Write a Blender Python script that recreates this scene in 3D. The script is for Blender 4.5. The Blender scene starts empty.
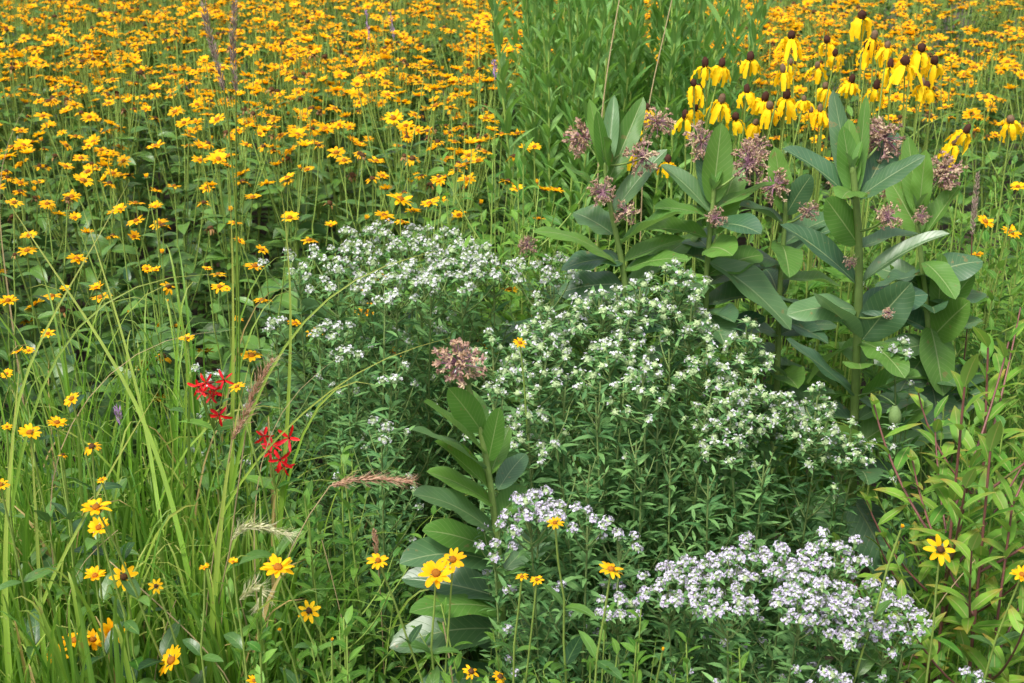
import bpy, math, random
import numpy as np
from mathutils import Vector, Matrix
R = math.radians
rng = np.random.default_rng(11)
random.seed(5)
SC = bpy.context.scene
COL = SC.collection

# ------------------------------------------------------------ camera, sky, sun, exposure
CAM_H, PITCH, LENS = 2.1, 21.5, 50.0
FPX = 1024 * LENS / 36.0
cam = bpy.data.cameras.new('camera'); cam.lens = LENS; cam.sensor_width = 36
cam.clip_start = 0.05; cam.clip_end = 600
cam.dof.use_dof = True; cam.dof.focus_distance = 2.55; cam.dof.aperture_fstop = 11
co = bpy.data.objects.new('camera', cam); COL.objects.link(co)
co.location = (0, 0, CAM_H); co.rotation_euler = (R(90 - PITCH), 0, 0)
SC.camera = co

SUN_EL, SUN_AZ = 62.0, 215.0          # azimuth measured clockwise from +Y (the view direction)
w = bpy.data.worlds.new('World'); SC.world = w; w.use_nodes = True
nt = w.node_tree; bg = nt.nodes['Background']
sky = nt.nodes.new('ShaderNodeTexSky'); sky.sky_type = 'NISHITA'; sky.sun_disc = False
sky.sun_elevation = R(SUN_EL); sky.sun_rotation = R(SUN_AZ)
sky.air_density = 1.0; sky.dust_density = 4.0; sky.ozone_density = 1.0
hs = nt.nodes.new('ShaderNodeHueSaturation'); hs.inputs['Saturation'].default_value = 0.42
nt.links.new(sky.outputs[0], hs.inputs['Color']); nt.links.new(hs.outputs[0], bg.inputs['Color'])
bg.inputs['Strength'].default_value = 0.125
sl = bpy.data.lights.new('sun', 'SUN'); sl.energy = 2.1; sl.angle = R(14); sl.color = (1.0, 0.95, 0.87)
so = bpy.data.objects.new('sun', sl); COL.objects.link(so)
sd = Vector((math.sin(R(SUN_AZ)) * math.cos(R(SUN_EL)), math.cos(R(SUN_AZ)) * math.cos(R(SUN_EL)), math.sin(R(SUN_EL))))
so.rotation_euler = sd.to_track_quat('Z', 'Y').to_euler(); so.location = (0, 0, 8)
SC.view_settings.view_transform = 'Standard'; SC.view_settings.look = 'None'
SC.view_settings.exposure = 0.95; SC.view_settings.gamma = 1
try:
    SC.cycles.max_bounces = 7; SC.cycles.diffuse_bounces = 4; SC.cycles.glossy_bounces = 2
    SC.cycles.transmission_bounces = 4
except Exception: pass

# ------------------------------------------------------------ helpers
def at(px, py, D):
    """point on the ground distance D (metres ahead) seen at pixel px, py"""
    dx, dy = (px - 512) / FPX, -(py - 341.5) / FPX
    p = R(PITCH)
    ry = math.cos(p) + dy * math.sin(p); rz = -math.sin(p) + dy * math.cos(p)
    s = D / ry
    return np.array((dx * s, D, CAM_H + rz * s))
def nrm(a):
    return a / np.maximum(np.linalg.norm(a, axis=-1, keepdims=True), 1e-9)
def U(a, b, n=None): return rng.uniform(a, b, n)

SHAPES = {
    'ovate':   lambda t: np.clip(t, 0, 1) ** .55 * (1 - t) ** .8 / .532 * .98 + .012,
    'lance':   lambda t: np.sin(np.pi * t ** .75) ** .9 + .03,
    'ellip':   lambda t: np.sin(np.pi * np.clip(t, 0, 1) ** .93) ** .55 + .01,
    'petal':   lambda t: np.sin(np.pi * (t * .93 + .035) ** .9) ** .5,
    'strap':   lambda t: .35 + .65 * np.sin(np.pi * t ** 1.1) ** .6 * 1.0 + .0 * t,
    'wedge':   lambda t: .25 + .75 * t ** .8,
    'blade':   lambda t: (1 - t ** 2.2) ** .8 * (.7 + .3 * np.sin(np.pi * t)) + .015,
    'droopet': lambda t: .3 + .7 * np.sin(np.pi * (t * .86 + .05) ** 1.15) ** .7,
}
class MB:
    def __init__(s): s.v = []; s.f = []; s.uv = []; s.r = []; s.m = []; s.n = 0
    def add(s, V, F, UVv, rn, mat=0):
        s.v.append(V.reshape(-1, 3)); s.f.append(F.reshape(-1, 4) + s.n); s.uv.append(UVv.reshape(-1, 2)[F.reshape(-1)])
        s.r.append(np.broadcast_to(rn, (V.reshape(-1, 3).shape[0],)) if np.ndim(rn) == 0 else rn.reshape(-1))
        s.m.append(np.full(F.reshape(-1, 4).shape[0], mat)); s.n += V.reshape(-1, 3).shape[0]
    def leaves(s, P0, P1, P2, W, N, shape='lance', rows=5, cols=3, fold=.25, wave=0., mat=0, rn=None, wfreq=3., curl=0.):
        P0, P1, P2, N = (np.atleast_2d(np.asarray(a, float)) for a in (P0, P1, P2, N))
        n = P0.shape[0]; W = np.broadcast_to(np.asarray(W, float), (n,))
        t = np.linspace(0, 1, rows + 1)[None, :, None]
        C = (1 - t) ** 2 * P0[:, None] + 2 * t * (1 - t) * P1[:, None] + t ** 2 * P2[:, None]
        T = nrm(2 * (1 - t) * (P1 - P0)[:, None] + 2 * t * (P2 - P1)[:, None] + 1e-7)
        S = nrm(np.cross(T, N[:, None]) + 1e-7); NN = np.cross(S, T)
        c = np.linspace(-1, 1, cols)[None, None, :, None]
        wd = (SHAPES[shape](t[..., 0]) * W[:, None])[..., None, None]
        ph = U(0, 6.28, (n, 1, 1, 1))
        lift = np.abs(c) * fold + wave * np.sin(t[..., None] * wfreq * 6.28 + ph + c * 1.3) * np.abs(c) + curl * c * c
        V = C[:, :, None] + S[:, :, None] * c * wd * math.cos(fold) + NN[:, :, None] * wd * lift
        V = V.reshape(-1, 3)
        k = (rows + 1) * cols
        rr, cc = np.meshgrid(np.arange(rows), np.arange(cols - 1), indexing='ij')
        q = np.stack([rr * cols + cc, rr * cols + cc + 1, (rr + 1) * cols + cc + 1, (rr + 1) * cols + cc], -1).reshape(-1, 4)
        F = (q[None] + np.arange(n)[:, None, None] * k).reshape(-1, 4)
        uv = np.stack(np.broadcast_arrays(c[..., 0] * .5 + .5, t), -1)
        uv = np.broadcast_to(uv, (n, rows + 1, cols, 2)).reshape(-1, 2)
        if rn is None: rn = U(0, 1, n)
        s.add(V, F, uv, np.repeat(np.broadcast_to(rn, (n,)), k), mat)
    def spray(s, P, az, el, L, W, droop=.3, tilt=.3, **k):
        """leaves from points P heading az/el"""
        P = np.atleast_2d(P); n = len(P)
        az, el, L, droop = (np.broadcast_to(np.asarray(a, float), (n,)) for a in (az, el, L, droop))
        d = np.stack([np.cos(az) * np.cos(el), np.sin(az) * np.cos(el), np.sin(el)], -1)
        N = np.stack([-np.cos(az) * np.sin(el), -np.sin(az) * np.sin(el), np.cos(el)], -1) + rng.normal(0, tilt, (n, 3))
        P1 = P + d * (L * .5)[:, None] + N * (L * .06)[:, None]
        P2 = P + d * (L * .97)[:, None]; P2[:, 2] -= droop * L
        s.leaves(P, P1, P2, W, N, **k)
    def tube(s, pts, r0, r1, sides=5, mat=0, rn=.5):
        pts = np.asarray(pts, float); n = len(pts)
        T = nrm(np.gradient(pts, axis=0)); ref = np.array((.31, .95, .1)) if abs(T[0][1]) < .9 else np.array((1., .1, .1))
        A = nrm(np.cross(T, ref)); B = np.cross(T, A)
        a = np.linspace(0, 2 * np.pi, sides, endpoint=False)
        rad = np.linspace(r0, r1, n) if np.ndim(r0) == 0 else np.asarray(r0)
        V = pts[:, None] + rad[:, None, None] * (A[:, None] * np.cos(a)[None, :, None] + B[:, None] * np.sin(a)[None, :, None])
        i, j = np.meshgrid(np.arange(n - 1), np.arange(sides), indexing='ij'); j2 = (j + 1) % sides
        F = np.stack([i * sides + j, (i + 1) * sides + j, (i + 1) * sides + j2, i * sides + j2], -1)[..., ::-1]
        uv = np.stack(np.meshgrid(np.linspace(0, 1, n), np.linspace(0, 1, sides), indexing='ij')[::-1], -1)
        s.add(V, F.reshape(-1, 4), uv, rn, mat)
    def blob(s, c, rx, rz, seg=8, rings=5, mat=0, bump=0., rn=.5, up=None):
        th = np.linspace(0.02, np.pi - .02, rings + 1); a = np.linspace(0, 2 * np.pi, seg, endpoint=False)
        V = np.stack([np.sin(th)[:, None] * np.cos(a), np.sin(th)[:, None] * np.sin(a), np.cos(th)[:, None] * np.ones(seg)], -1)
        V = V * (1 + bump * rng.normal(0, 1, V.shape[:2])[..., None]) * np.array((rx, rx, rz))
        if up is not None:
            q = np.array(rot_to(up)); V = V @ q.T
        V = V + np.asarray(c)
        i, j = np.meshgrid(np.arange(rings), np.arange(seg), indexing='ij'); j2 = (j + 1) % seg
        F = np.stack([i * seg + j, (i + 1) * seg + j, (i + 1) * seg + j2, i * seg + j2], -1)
        uv = np.stack(np.meshgrid(np.linspace(0, 1, rings + 1), np.linspace(0, 1, seg), indexing='ij')[::-1], -1)
        s.add(V, F.reshape(-1, 4), uv, rn, mat)
    def build(s, name, mats, smooth=True):
        me = bpy.data.meshes.new(name)
        V = np.concatenate(s.v); F = np.concatenate(s.f); uv = np.concatenate(s.uv); r = np.concatenate(s.r); m = np.concatenate(s.m)
        me.vertices.add(len(V)); me.vertices.foreach_set('co', V.astype(np.float32).ravel())
        me.loops.add(len(F) * 4); me.loops.foreach_set('vertex_index', F.astype(np.int32).ravel())
        me.polygons.add(len(F)); me.polygons.foreach_set('loop_start', np.arange(len(F), dtype=np.int32) * 4)
        me.polygons.foreach_set('material_index', m.astype(np.int32))
        me.polygons.foreach_set('use_smooth', np.full(len(F), smooth))
        l = me.uv_layers.new(name='UVMap'); l.data.foreach_set('uv', uv.astype(np.float32).ravel())
        at_ = me.attributes.new('rnd', 'FLOAT', 'POINT'); at_.data.foreach_set('value', r.astype(np.float32))
        for x in (mats if isinstance(mats, (list, tuple)) else [mats]): me.materials.append(x)
        me.update(calc_edges=True)
        return me
def rot_to(d, spin=0.):
    return (Vector(d).normalized().to_track_quat('Z', 'Y').to_matrix() @ Matrix.Rotation(spin, 3, 'Z'))
def mtx(loc=(0, 0, 0), d=(0, 0, 1), spin=0., s=1.):
    return Matrix.Translation(Vector(loc)) @ rot_to(d, spin).to_4x4() @ Matrix.Scale(s, 4)
I4 = Matrix.Identity(4)
def place(o, par, m):
    COL.objects.link(o)
    if par is not None: o.parent = par
    o.matrix_basis = m
def thing(name, label, cat, spec, loc, rotz=0., s=1., group=None, lean=(0, 0)):
    """an Empty at the plant's base, with its parts and their sub-parts; spec = [(part, mesh, matrix, [(subpart, mesh, matrix)])]"""
    e = bpy.data.objects.new(name, None); e.empty_display_size = .05
    place(e, None, Matrix.Translation(Vector((float(loc[0]), float(loc[1]), float(loc[2])))) @ Matrix.Rotation(lean[0], 4, 'X') @ Matrix.Rotation(lean[1], 4, 'Y') @ Matrix.Rotation(rotz, 4, 'Z') @ Matrix.Scale(s, 4))
    e['label'] = label; e['category'] = cat
    if group: e['group'] = group
    for p in spec:
        o = bpy.data.objects.new(p[0], p[1]); place(o, e, p[2])
        for q in (p[3] if len(p) > 3 else []):
            c = bpy.data.objects.new(q[0], q[1]); place(c, o, q[2])
    return e

# ------------------------------------------------------------ materials
def new_mat(name):
    m = bpy.data.materials.new(name); m.use_nodes = True; m.node_tree.nodes.clear(); return m, m.node_tree
def N_(nt, typ, **kw):
    n = nt.nodes.new(typ)
    for k, v in kw.items():
        if hasattr(n, k): setattr(n, k, v)
        else: n.inputs[k].default_value = v
    return n
def math_(nt, op, a, b=None, clamp=False):
    n = nt.nodes.new('ShaderNodeMath'); n.operation = op; n.use_clamp = clamp
    for i, x in enumerate((a, b)):
        if x is None: continue
        if isinstance(x, (int, float)): n.inputs[i].default_value = x
        else: nt.links.new(x, n.inputs[i])
    return n.outputs[0]
def mixc(nt, f, a, b, mode='MIX'):
    n = nt.nodes.new('ShaderNodeMix'); n.data_type = 'RGBA'; n.blend_type = mode
    for i, x in ((0, f), (6, a), (7, b)):
        if isinstance(x, (int, float)): n.inputs[i].default_value = x
        elif isinstance(x, tuple): n.inputs[i].default_value = (*x, 1)
        else: nt.links.new(x, n.inputs[i])
    return n.outputs[2]
def leafmat(name, c1, c2, rib=None, ribw=.03, veins=0., trans=.3, rough=.5, under=None, c3=None, p3=.9, spec=.5, tipc=None, objvar=.25, noise=.3, nscale=60.):
    m, nt = new_mat(name); L = nt.links.new
    out = N_(nt, 'ShaderNodeOutputMaterial'); at_ = N_(nt, 'ShaderNodeAttribute', attribute_name='rnd')
    uv = N_(nt, 'ShaderNodeUVMap'); sp = N_(nt, 'ShaderNodeSeparateXYZ'); L(uv.outputs[0], sp.inputs[0])
    u, v = sp.outputs[0], sp.outputs[1]
    col = mixc(nt, at_.outputs['Fac'], c1, c2)
    if c3: col = mixc(nt, math_(nt, 'GREATER_THAN', at_.outputs['Fac'], p3), col, c3)
    if tipc: 
        f = math_(nt, 'MULTIPLY', math_(nt, 'SUBTRACT', v, .55, True), 1.8, True)
        col = mixc(nt, math_(nt, 'MULTIPLY', f, at_.outputs['Fac']), col, tipc)
    tc = N_(nt, 'ShaderNodeTexCoord'); nz = N_(nt, 'ShaderNodeTexNoise'); nz.inputs['Scale'].default_value = nscale; nz.inputs['Detail'].default_value = 3
    L(tc.outputs['Object'], nz.inputs['Vector'])
    oi = N_(nt, 'ShaderNodeObjectInfo')
    hv = N_(nt, 'ShaderNodeHueSaturation'); L(col, hv.inputs['Color'])
    val = math_(nt, 'ADD', math_(nt, 'MULTIPLY', nz.outputs['Fac'], noise * 2), math_(nt, 'MULTIPLY', oi.outputs['Random'], objvar))
    L(math_(nt, 'ADD', val, 1 - noise - objvar / 2), hv.inputs['Value'])
    col = hv.outputs[0]
    # a little insect and weather damage, yellow-brown specks
    n2 = N_(nt, 'ShaderNodeTexNoise'); n2.inputs['Scale'].default_value = 95 if nscale > 26 else 48; n2.inputs['Detail'].default_value = 4; L(tc.outputs['Object'], n2.inputs['Vector'])
    if noise > .15:
        col = mixc(nt, math_(nt, 'MULTIPLY', math_(nt, 'GREATER_THAN', n2.outputs['Fac'], .71 if nscale > 26 else .675), .6), col, (.22, .17, .06))
    if under:
        g = N_(nt, 'ShaderNodeNewGeometry'); col = mixc(nt, math_(nt, 'MULTIPLY', g.outputs['Backfacing'], .85), col, under)
    h = None
    if rib or veins:
        au = math_(nt, 'ABSOLUTE', math_(nt, 'SUBTRACT', u, .5))
        rm = math_(nt, 'SUBTRACT', 1., math_(nt, 'DIVIDE', au, ribw), True)
        h = rm
        if veins:
            w_ = math_(nt, 'SINE', math_(nt, 'MULTIPLY', math_(nt, 'SUBTRACT', v, math_(nt, 'MULTIPLY', au, .38)), 6.283 * veins))
            vm = math_(nt, 'MULTIPLY', math_(nt, 'SUBTRACT', w_, .82, True), 5., True)
            h = math_(nt, 'MAXIMUM', rm, math_(nt, 'MULTIPLY', vm, .22))
        if rib: col = mixc(nt, math_(nt, 'MULTIPLY', h, .85), col, rib)
    pr = N_(nt, 'ShaderNodeBsdfPrincipled'); L(col, pr.inputs['Base Color'])
    pr.inputs['Roughness'].default_value = rough; pr.inputs['Specular IOR Level'].default_value = spec
    bp = N_(nt, 'ShaderNodeBump'); bp.inputs['Strength'].default_value = .35; bp.inputs['Distance'].default_value = .002
    hh = math_(nt, 'ADD', math_(nt, 'MULTIPLY', h, -1.), nz.outputs['Fac']) if h is not None else nz.outputs['Fac']
    L(hh, bp.inputs['Height']); L(bp.outputs[0], pr.inputs['Normal'])
    sh = pr.outputs[0]
    if trans > 0:
        tr = N_(nt, 'ShaderNodeBsdfTranslucent'); c4 = mixc(nt, 1., col, (1.5, 1.6, .75), 'MULTIPLY'); L(c4, tr.inputs['Color'])
        mx = N_(nt, 'ShaderNodeMixShader'); mx.inputs[0].default_value = trans; L(sh, mx.inputs[1]); L(tr.outputs[0], mx.inputs[2]); sh = mx.outputs[0]
    L(sh, out.inputs[0]); return m
M = {}
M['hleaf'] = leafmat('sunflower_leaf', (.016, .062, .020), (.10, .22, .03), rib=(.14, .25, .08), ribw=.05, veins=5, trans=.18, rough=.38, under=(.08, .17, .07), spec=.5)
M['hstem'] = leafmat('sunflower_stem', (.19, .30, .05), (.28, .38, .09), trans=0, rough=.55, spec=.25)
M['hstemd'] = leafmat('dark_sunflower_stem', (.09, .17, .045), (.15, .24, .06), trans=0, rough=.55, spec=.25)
M['ray'] = leafmat('yellow_ray', (.93, .47, .006), (.95, .59, .016), trans=.4, rough=.65, noise=.1, objvar=.14, spec=.12)
M['raydeep'] = leafmat('orange_ray', (.90, .41, .006), (.93, .51, .012), trans=.38, rough=.65, noise=.1, objvar=.16, spec=.12)
M['lemon'] = leafmat('lemon_ray', (.92, .54, .006), (.96, .66, .015), trans=.32, rough=.6, noise=.14, objvar=.15, spec=.12)
M['disc'] = leafmat('orange_disc', (.38, .15, .012), (.20, .07, .014), trans=0, rough=.85, noise=.5, nscale=700, spec=.1)
M['brown'] = leafmat('brown_disc', (.14, .065, .025), (.035, .02, .012), trans=0, rough=.9, noise=.5, nscale=600, spec=.1)
M['cone'] = leafmat('brown_cone', (.075, .03, .018), (.03, .013, .01), trans=0, rough=.85, noise=.5, nscale=500, spec=.15)
M['conegrey'] = leafmat('grey_cone', (.20, .13, .07), (.11, .07, .045), trans=0, rough=.85, noise=.5, nscale=500, spec=.15)
M['wilt'] = leafmat('wilted_ray', (.38, .2, .05), (.22, .12, .06), trans=.15, rough=.8)
M['mleaf'] = leafmat('mint_leaf', (.045, .14, .045), (.18, .35, .11), rib=(.2, .32, .12), ribw=.08, trans=.26, rough=.6, under=(.20, .31, .16), spec=.25)
M['mstem'] = leafmat('mint_stem', (.13, .22, .06), (.24, .30, .11), trans=0, rough=.6, spec=.2)
M['bract'] = leafmat('mint_bract', (.26, .37, .17), (.45, .54, .32), trans=.2, rough=.7, noise=.25, spec=.2)
M['bractg'] = leafmat('mint_bract_green', (.28, .42, .17), (.52, .60, .36), trans=.2, rough=.7, noise=.25, spec=.2)
M['mwhite'] = leafmat('mint_floret', (.52, .54, .57), (.68, .68, .72), trans=.25, rough=.7, noise=.12, objvar=.15, c3=(.42, .34, .52), p3=.9, spec=.2)
M['mlav'] = leafmat('lavender_floret', (.52, .48, .68), (.72, .69, .80), trans=.25, rough=.7, noise=.12, objvar=.15, c3=(.26, .17, .40), p3=.86, spec=.2)
M['milk'] = leafmat('milkweed_leaf', (.045, .12, .055), (.10, .20, .07), rib=(.30, .37, .18), ribw=.026, veins=13, trans=.24, rough=.36, under=(.13, .23, .13), spec=.65, noise=.26, nscale=18)
M['milky'] = leafmat('young_and_backlit_milkweed_leaf', (.085, .21, .035), (.13, .27, .045), rib=(.34, .42, .18), ribw=.028, veins=13, trans=.34, rough=.45, under=(.15, .26, .10), spec=.4, noise=.18, nscale=25)  # young leaves; also paints a backlit yellow-green on some older ones
M['milkstem'] = leafmat('milkweed_stem', (.13, .22, .05), (.19, .27, .07), trans=0, rough=.55, spec=.3)
M['pedicel'] = leafmat('mauve_pedicel', (.26, .12, .20), (.34, .20, .20), trans=0, rough=.7, spec=.2)
M['umbel'] = leafmat('faded_umbel', (.46, .31, .20), (.30, .17, .21), trans=.2, rough=.8, noise=.35, nscale=200, c3=(.56, .44, .30), p3=.7, spec=.15)
M['pod'] = leafmat('milkweed_pod', (.15, .26, .08), (.2, .3, .1), trans=.05, rough=.7, noise=.3, nscale=250)
M['grass'] = leafmat('grass_blade', (.06, .18, .016), (.22, .42, .04), rib=(.25, .40, .08), ribw=.06, trans=.34, rough=.45, tipc=(.40, .30, .10), under=(.12, .25, .04), c3=(.36, .25, .11), p3=.925, nscale=12, spec=.35)
M['rye'] = leafmat('rye_seed', (.50, .33, .22), (.40, .22, .16), trans=.25, rough=.7, nscale=150)
M['ryepale'] = leafmat('pale_rye_seed', (.46, .48, .26), (.58, .54, .38), trans=.25, rough=.7, nscale=150)
M['straw'] = leafmat('dry_straw', (.30, .23, .11), (.42, .33, .17), trans=.05, rough=.7)
M['panicle'] = leafmat('purplish_panicle', (.30, .20, .20), (.42, .33, .26), trans=.15, rough=.8)
M['tall'] = leafmat('willow_leaf', (.09, .23, .045), (.21, .39, .10), rib=(.26, .42, .12), ribw=.08, trans=.33, rough=.5, under=(.15, .29, .08), spec=.3)
M['weed'] = leafmat('weed_leaf', (.05, .165, .020), (.16, .32, .045), rib=(.24, .40, .09), ribw=.06, trans=.35, rough=.5, under=(.16, .30, .07), spec=.3)
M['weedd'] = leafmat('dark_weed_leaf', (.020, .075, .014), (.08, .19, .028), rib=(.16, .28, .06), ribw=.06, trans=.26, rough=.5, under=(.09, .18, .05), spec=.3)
M['pleaf'] = leafmat('primrose_leaf', (.08, .23, .025), (.22, .40, .045), rib=(.38, .40, .14), ribw=.07, trans=.35, rough=.5, under=(.18, .3, .07), tipc=(.42, .12, .04), spec=.35)
M['pstem'] = leafmat('purple_stem', (.13, .045, .045), (.22, .09, .07), trans=0, rough=.5)
M['red'] = leafmat('scarlet_petal', (.70, .015, .014), (.42, .006, .02), trans=.2, rough=.5, noise=.3, nscale=180, spec=.2)
M['calyx'] = leafmat('red_calyx', (.26, .04, .04), (.16, .08, .04), trans=.1, rough=.6)

# soil
m, nt = new_mat('soil'); L = nt.links.new
out = N_(nt, 'ShaderNodeOutputMaterial'); pr = N_(nt, 'ShaderNodeBsdfPrincipled'); tc = N_(nt, 'ShaderNodeTexCoord')
nz = N_(nt, 'ShaderNodeTexNoise'); nz.inputs['Scale'].default_value = 9; nz.inputs['Detail'].default_value = 8; L(tc.outputs['Object'], nz.inputs['Vector'])
cr = N_(nt, 'ShaderNodeValToRGB'); cr.color_ramp.elements[0].position = .35; cr.color_ramp.elements[0].color = (.02, .016, .01, 1); cr.color_ramp.elements[1].position = .7; cr.color_ramp.elements[1].color = (.07, .05, .03, 1)
L(nz.outputs['Fac'], cr.inputs[0]); L(cr.outputs[0], pr.inputs['Base Color']); pr.inputs['Roughness'].default_value = .95
bp = N_(nt, 'ShaderNodeBump'); bp.inputs['Distance'].default_value = .03; L(nz.outputs['Fac'], bp.inputs['Height']); L(bp.outputs[0], pr.inputs['Normal'])
L(pr.outputs[0], out.inputs[0]); M['soil'] = m
gm, gnt = new_mat('far_grass'); L = gnt.links.new

# ------------------------------------------------------------ ground
gb = MB()
gx = np.concatenate([-np.geomspace(300, 3, 14), np.linspace(-2.6, 2.6, 22), np.geomspace(3, 300, 14)])
gy = np.concatenate([-np.geomspace(300, .6, 12), np.linspace(-.3, 9, 32), np.geomspace(10, 300, 12)])
X, Y = np.meshgrid(gx, gy, indexing='ij')
V = np.stack([X, Y, rng.normal(0, .012, X.shape) * (np.abs(X) < 3) - .012], -1)
nx, ny = X.shape
i, j = np.meshgrid(np.arange(nx - 1), np.arange(ny - 1), indexing='ij')
F = np.stack([i * ny + j, (i + 1) * ny + j, (i + 1) * ny + j + 1, i * ny + j + 1], -1)
gb.add(V, F.reshape(-1, 4), np.stack([X, Y], -1), .5)
g = bpy.data.objects.new('ground', gb.build('ground', M['soil'])); COL.objects.link(g); g['kind'] = 'structure'
gm.node_tree.nodes.clear()

# ------------------------------------------------------------ flower heads
def ring_petals(mb, n, r0, L, W, el, elj, shape, mat, rows=4, cols=3, droop=0., fold=.18, keep=1.):
    az = np.linspace(0, 2 * np.pi, n, endpoint=False) + rng.normal(0, .08, n)
    sel = U(0, 1, n) < keep; az = az[sel]; n = len(az)
    P = np.stack([np.cos(az) * r0, np.sin(az) * r0, np.zeros(n)], -1)
    mb.spray(P, az, el + rng.normal(0, elj, n), L * U(.88, 1.08, n), W * U(.9, 1.1, n), droop=droop + rng.normal(0, .05, n), tilt=.12, shape=shape, rows=rows, cols=cols, fold=fold, mat=mat)
def sun_head(kind):
    """diameter about 5.5 cm, facing +Z"""
    a = MB(); b = MB()
    if kind in ('fresh', 'deep', 'cup'):
        n = random.choice((10, 11, 12, 13))
        ring_petals(a, n, .006, .0225, .0047, {'fresh': .18, 'deep': .08, 'cup': .55}[kind], .14, 'petal', 0, droop=.08)
        if kind != 'deep': ring_petals(a, 5, .006, .020, .0045, .35, .14, 'petal', 0)
        b.blob((0, 0, .002), .0075, .0055, 12, 6, bump=.07)
        az = U(0, 6.28, 46); rr = np.sqrt(U(0, 1, 46)) * .0075
        P = np.stack([np.cos(az) * rr, np.sin(az) * rr, .0065 - rr * .35], -1)
        b.spray(P, az, U(.9, 1.5, 46), .0035, .0008, droop=0, shape='lance', rows=1, cols=3, fold=.3)
        me2 = b.build('disc', M['disc'])
    elif kind == 'susan':
        ring_petals(a, 8, .006, .024, .0052, -.02, .12, 'petal', 0, droop=.15)
        b.blob((0, 0, .003), .0075, .008, 12, 7, bump=.06); me2 = b.build('disc', M['brown'])
    elif kind == 'aged':
        ring_petals(a, 12, .006, .019, .004, .05, .3, 'petal', 0, droop=.3, keep=.8)
        b.blob((0, 0, .002), .009, .007, 12, 6, bump=.12); me2 = b.build('disc', M['brown'])
    elif kind == 'wilt':
        ring_petals(a, 12, .006, .016, .003, -.1, .5, 'petal', 2, droop=.5, keep=.7)
        b.blob((0, 0, .002), .010, .008, 12, 6, bump=.15); me2 = b.build('disc', M['brown'])
    elif kind == 'bud':
        ring_petals(a, 9, .004, .012, .0026, 1.25, .15, 'petal', 0)
        b.blob((0, 0, .0), .006, .006, 10, 5, bump=.05); me2 = b.build('disc', M['disc'])
    ring_petals(a, 10, .004, .011, .003, -.1, .3, 'lance', 1, rows=2)
    a.blob((0, 0, -.004), .006, .004, 8, 3, mat=1)
    me1 = a.build('flower', [{'deep': M['raydeep'], 'aged': M['raydeep'], 'susan': M['ray']}.get(kind, M['ray']), M['hleaf'], M['wilt']])
    return me1, me2
HEADS = {k: [sun_head(k) for _ in range(n)] for k, n in (('fresh', 4), ('deep', 3), ('cup', 3), ('aged', 4), ('wilt', 4), ('bud', 2), ('susan', 2))}
def flower_part(kind, loc, d=None, s=1.):
    me1, me2 = random.choice(HEADS[kind])
    if d is None: d = (random.gauss(0, .22), random.gauss(-.05, .22), 1)
    return ('flower', me1, mtx(loc, d, random.uniform(0, 6.28), s), [('flower_centre', me2, I4)])
def bez(p0, p1, p2, n=8):
    t = np.linspace(0, 1, n)[:, None]
    return (1 - t) ** 2 * np.asarray(p0) + 2 * t * (1 - t) * np.asarray(p1) + t * t * np.asarray(p2)

# ------------------------------------------------------------ false sunflowers
def sunflower_spec(H, nfl, spread=.13, low=False, kinds=('fresh', 'deep', 'cup', 'fresh', 'fresh', 'cup', 'deep', 'aged', 'fresh', 'deep', 'wilt', 'bud', 'aged')):
    st = MB(); lf = MB(); heads = []
    lx, ly = random.gauss(0, .04), random.gauss(0, .04)
    top = np.array((lx, ly, H * .8))
    main = bez((0, 0, 0), (lx * .2, ly * .2, H * .45), top, 9)
    st.tube(main, .0042, .0026, 6)
    a0 = U(0, 3.14)
    k = 0; z = H * .22
    while z < H * .8:
        f = z / (H * .8); P = main[0] * 0 + np.array((np.interp(z, main[:, 2], main[:, 0]), np.interp(z, main[:, 2], main[:, 1]), z))
        az = a0 + k * 1.5708 + rng.normal(0, .2, 1)[0]
        for d in (0, np.pi):
            L = U(.095, .14) * (1.08 - .3 * f) * (1.25 if low else 1.)
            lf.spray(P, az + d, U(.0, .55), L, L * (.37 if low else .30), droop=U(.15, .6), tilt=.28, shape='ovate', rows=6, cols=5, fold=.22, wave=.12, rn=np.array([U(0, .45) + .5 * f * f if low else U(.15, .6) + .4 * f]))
        z += H * U(.05, .08) * (.85 if low else 1.); k += 1
    for i in range(nfl):
        a = U(0, 6.28) if nfl > 1 else 0; r = spread * U(.25, 1.1) if i else spread * .2
        zt = H * (1 + rng.normal(0, .045)) - (.05 * H if i else 0) - (U(0, .3) * H if low else 0)
        b0 = np.array((np.interp(zt * .68, main[:, 2], main[:, 0]), np.interp(zt * .68, main[:, 2], main[:, 1]), min(zt * .68, H * .8)))
        if i == 0: b0 = top
        tip = np.array((lx + math.cos(a) * r, ly + math.sin(a) * r, zt))
        br = bez(b0, (b0 * .35 + tip * .65) * np.array((1, 1, .93)), tip, 7)
        st.tube(br, .0021, .0016, 5)
        q = br[3 if i else 2]
        for d in (0, np.pi):
            L = U(.05, .085)
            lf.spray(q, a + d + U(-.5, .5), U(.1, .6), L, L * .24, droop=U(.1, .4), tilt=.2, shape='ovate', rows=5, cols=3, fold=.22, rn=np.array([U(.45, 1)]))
        heads.append(flower_part(random.choice(kinds), tip, None, U(.72, 1.08)))
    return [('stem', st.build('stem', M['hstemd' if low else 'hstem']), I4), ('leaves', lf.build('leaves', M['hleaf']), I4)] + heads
VAR = [sunflower_spec(U(1.14, 1.25), random.choice((6, 7, 8))) for _ in range(12)]
VARNEAR = [sunflower_spec(U(1.10, 1.22), random.choice((3, 4, 4, 5)), .15) for _ in range(8)]
VARFAR = [sunflower_spec(U(1.16, 1.28), random.choice((11, 12, 13)), .15) for _ in range(8)]
VARLOW = [sunflower_spec(U(1.02, 1.14), random.choice((1, 2, 3)), .12, True) for _ in range(8)]
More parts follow.
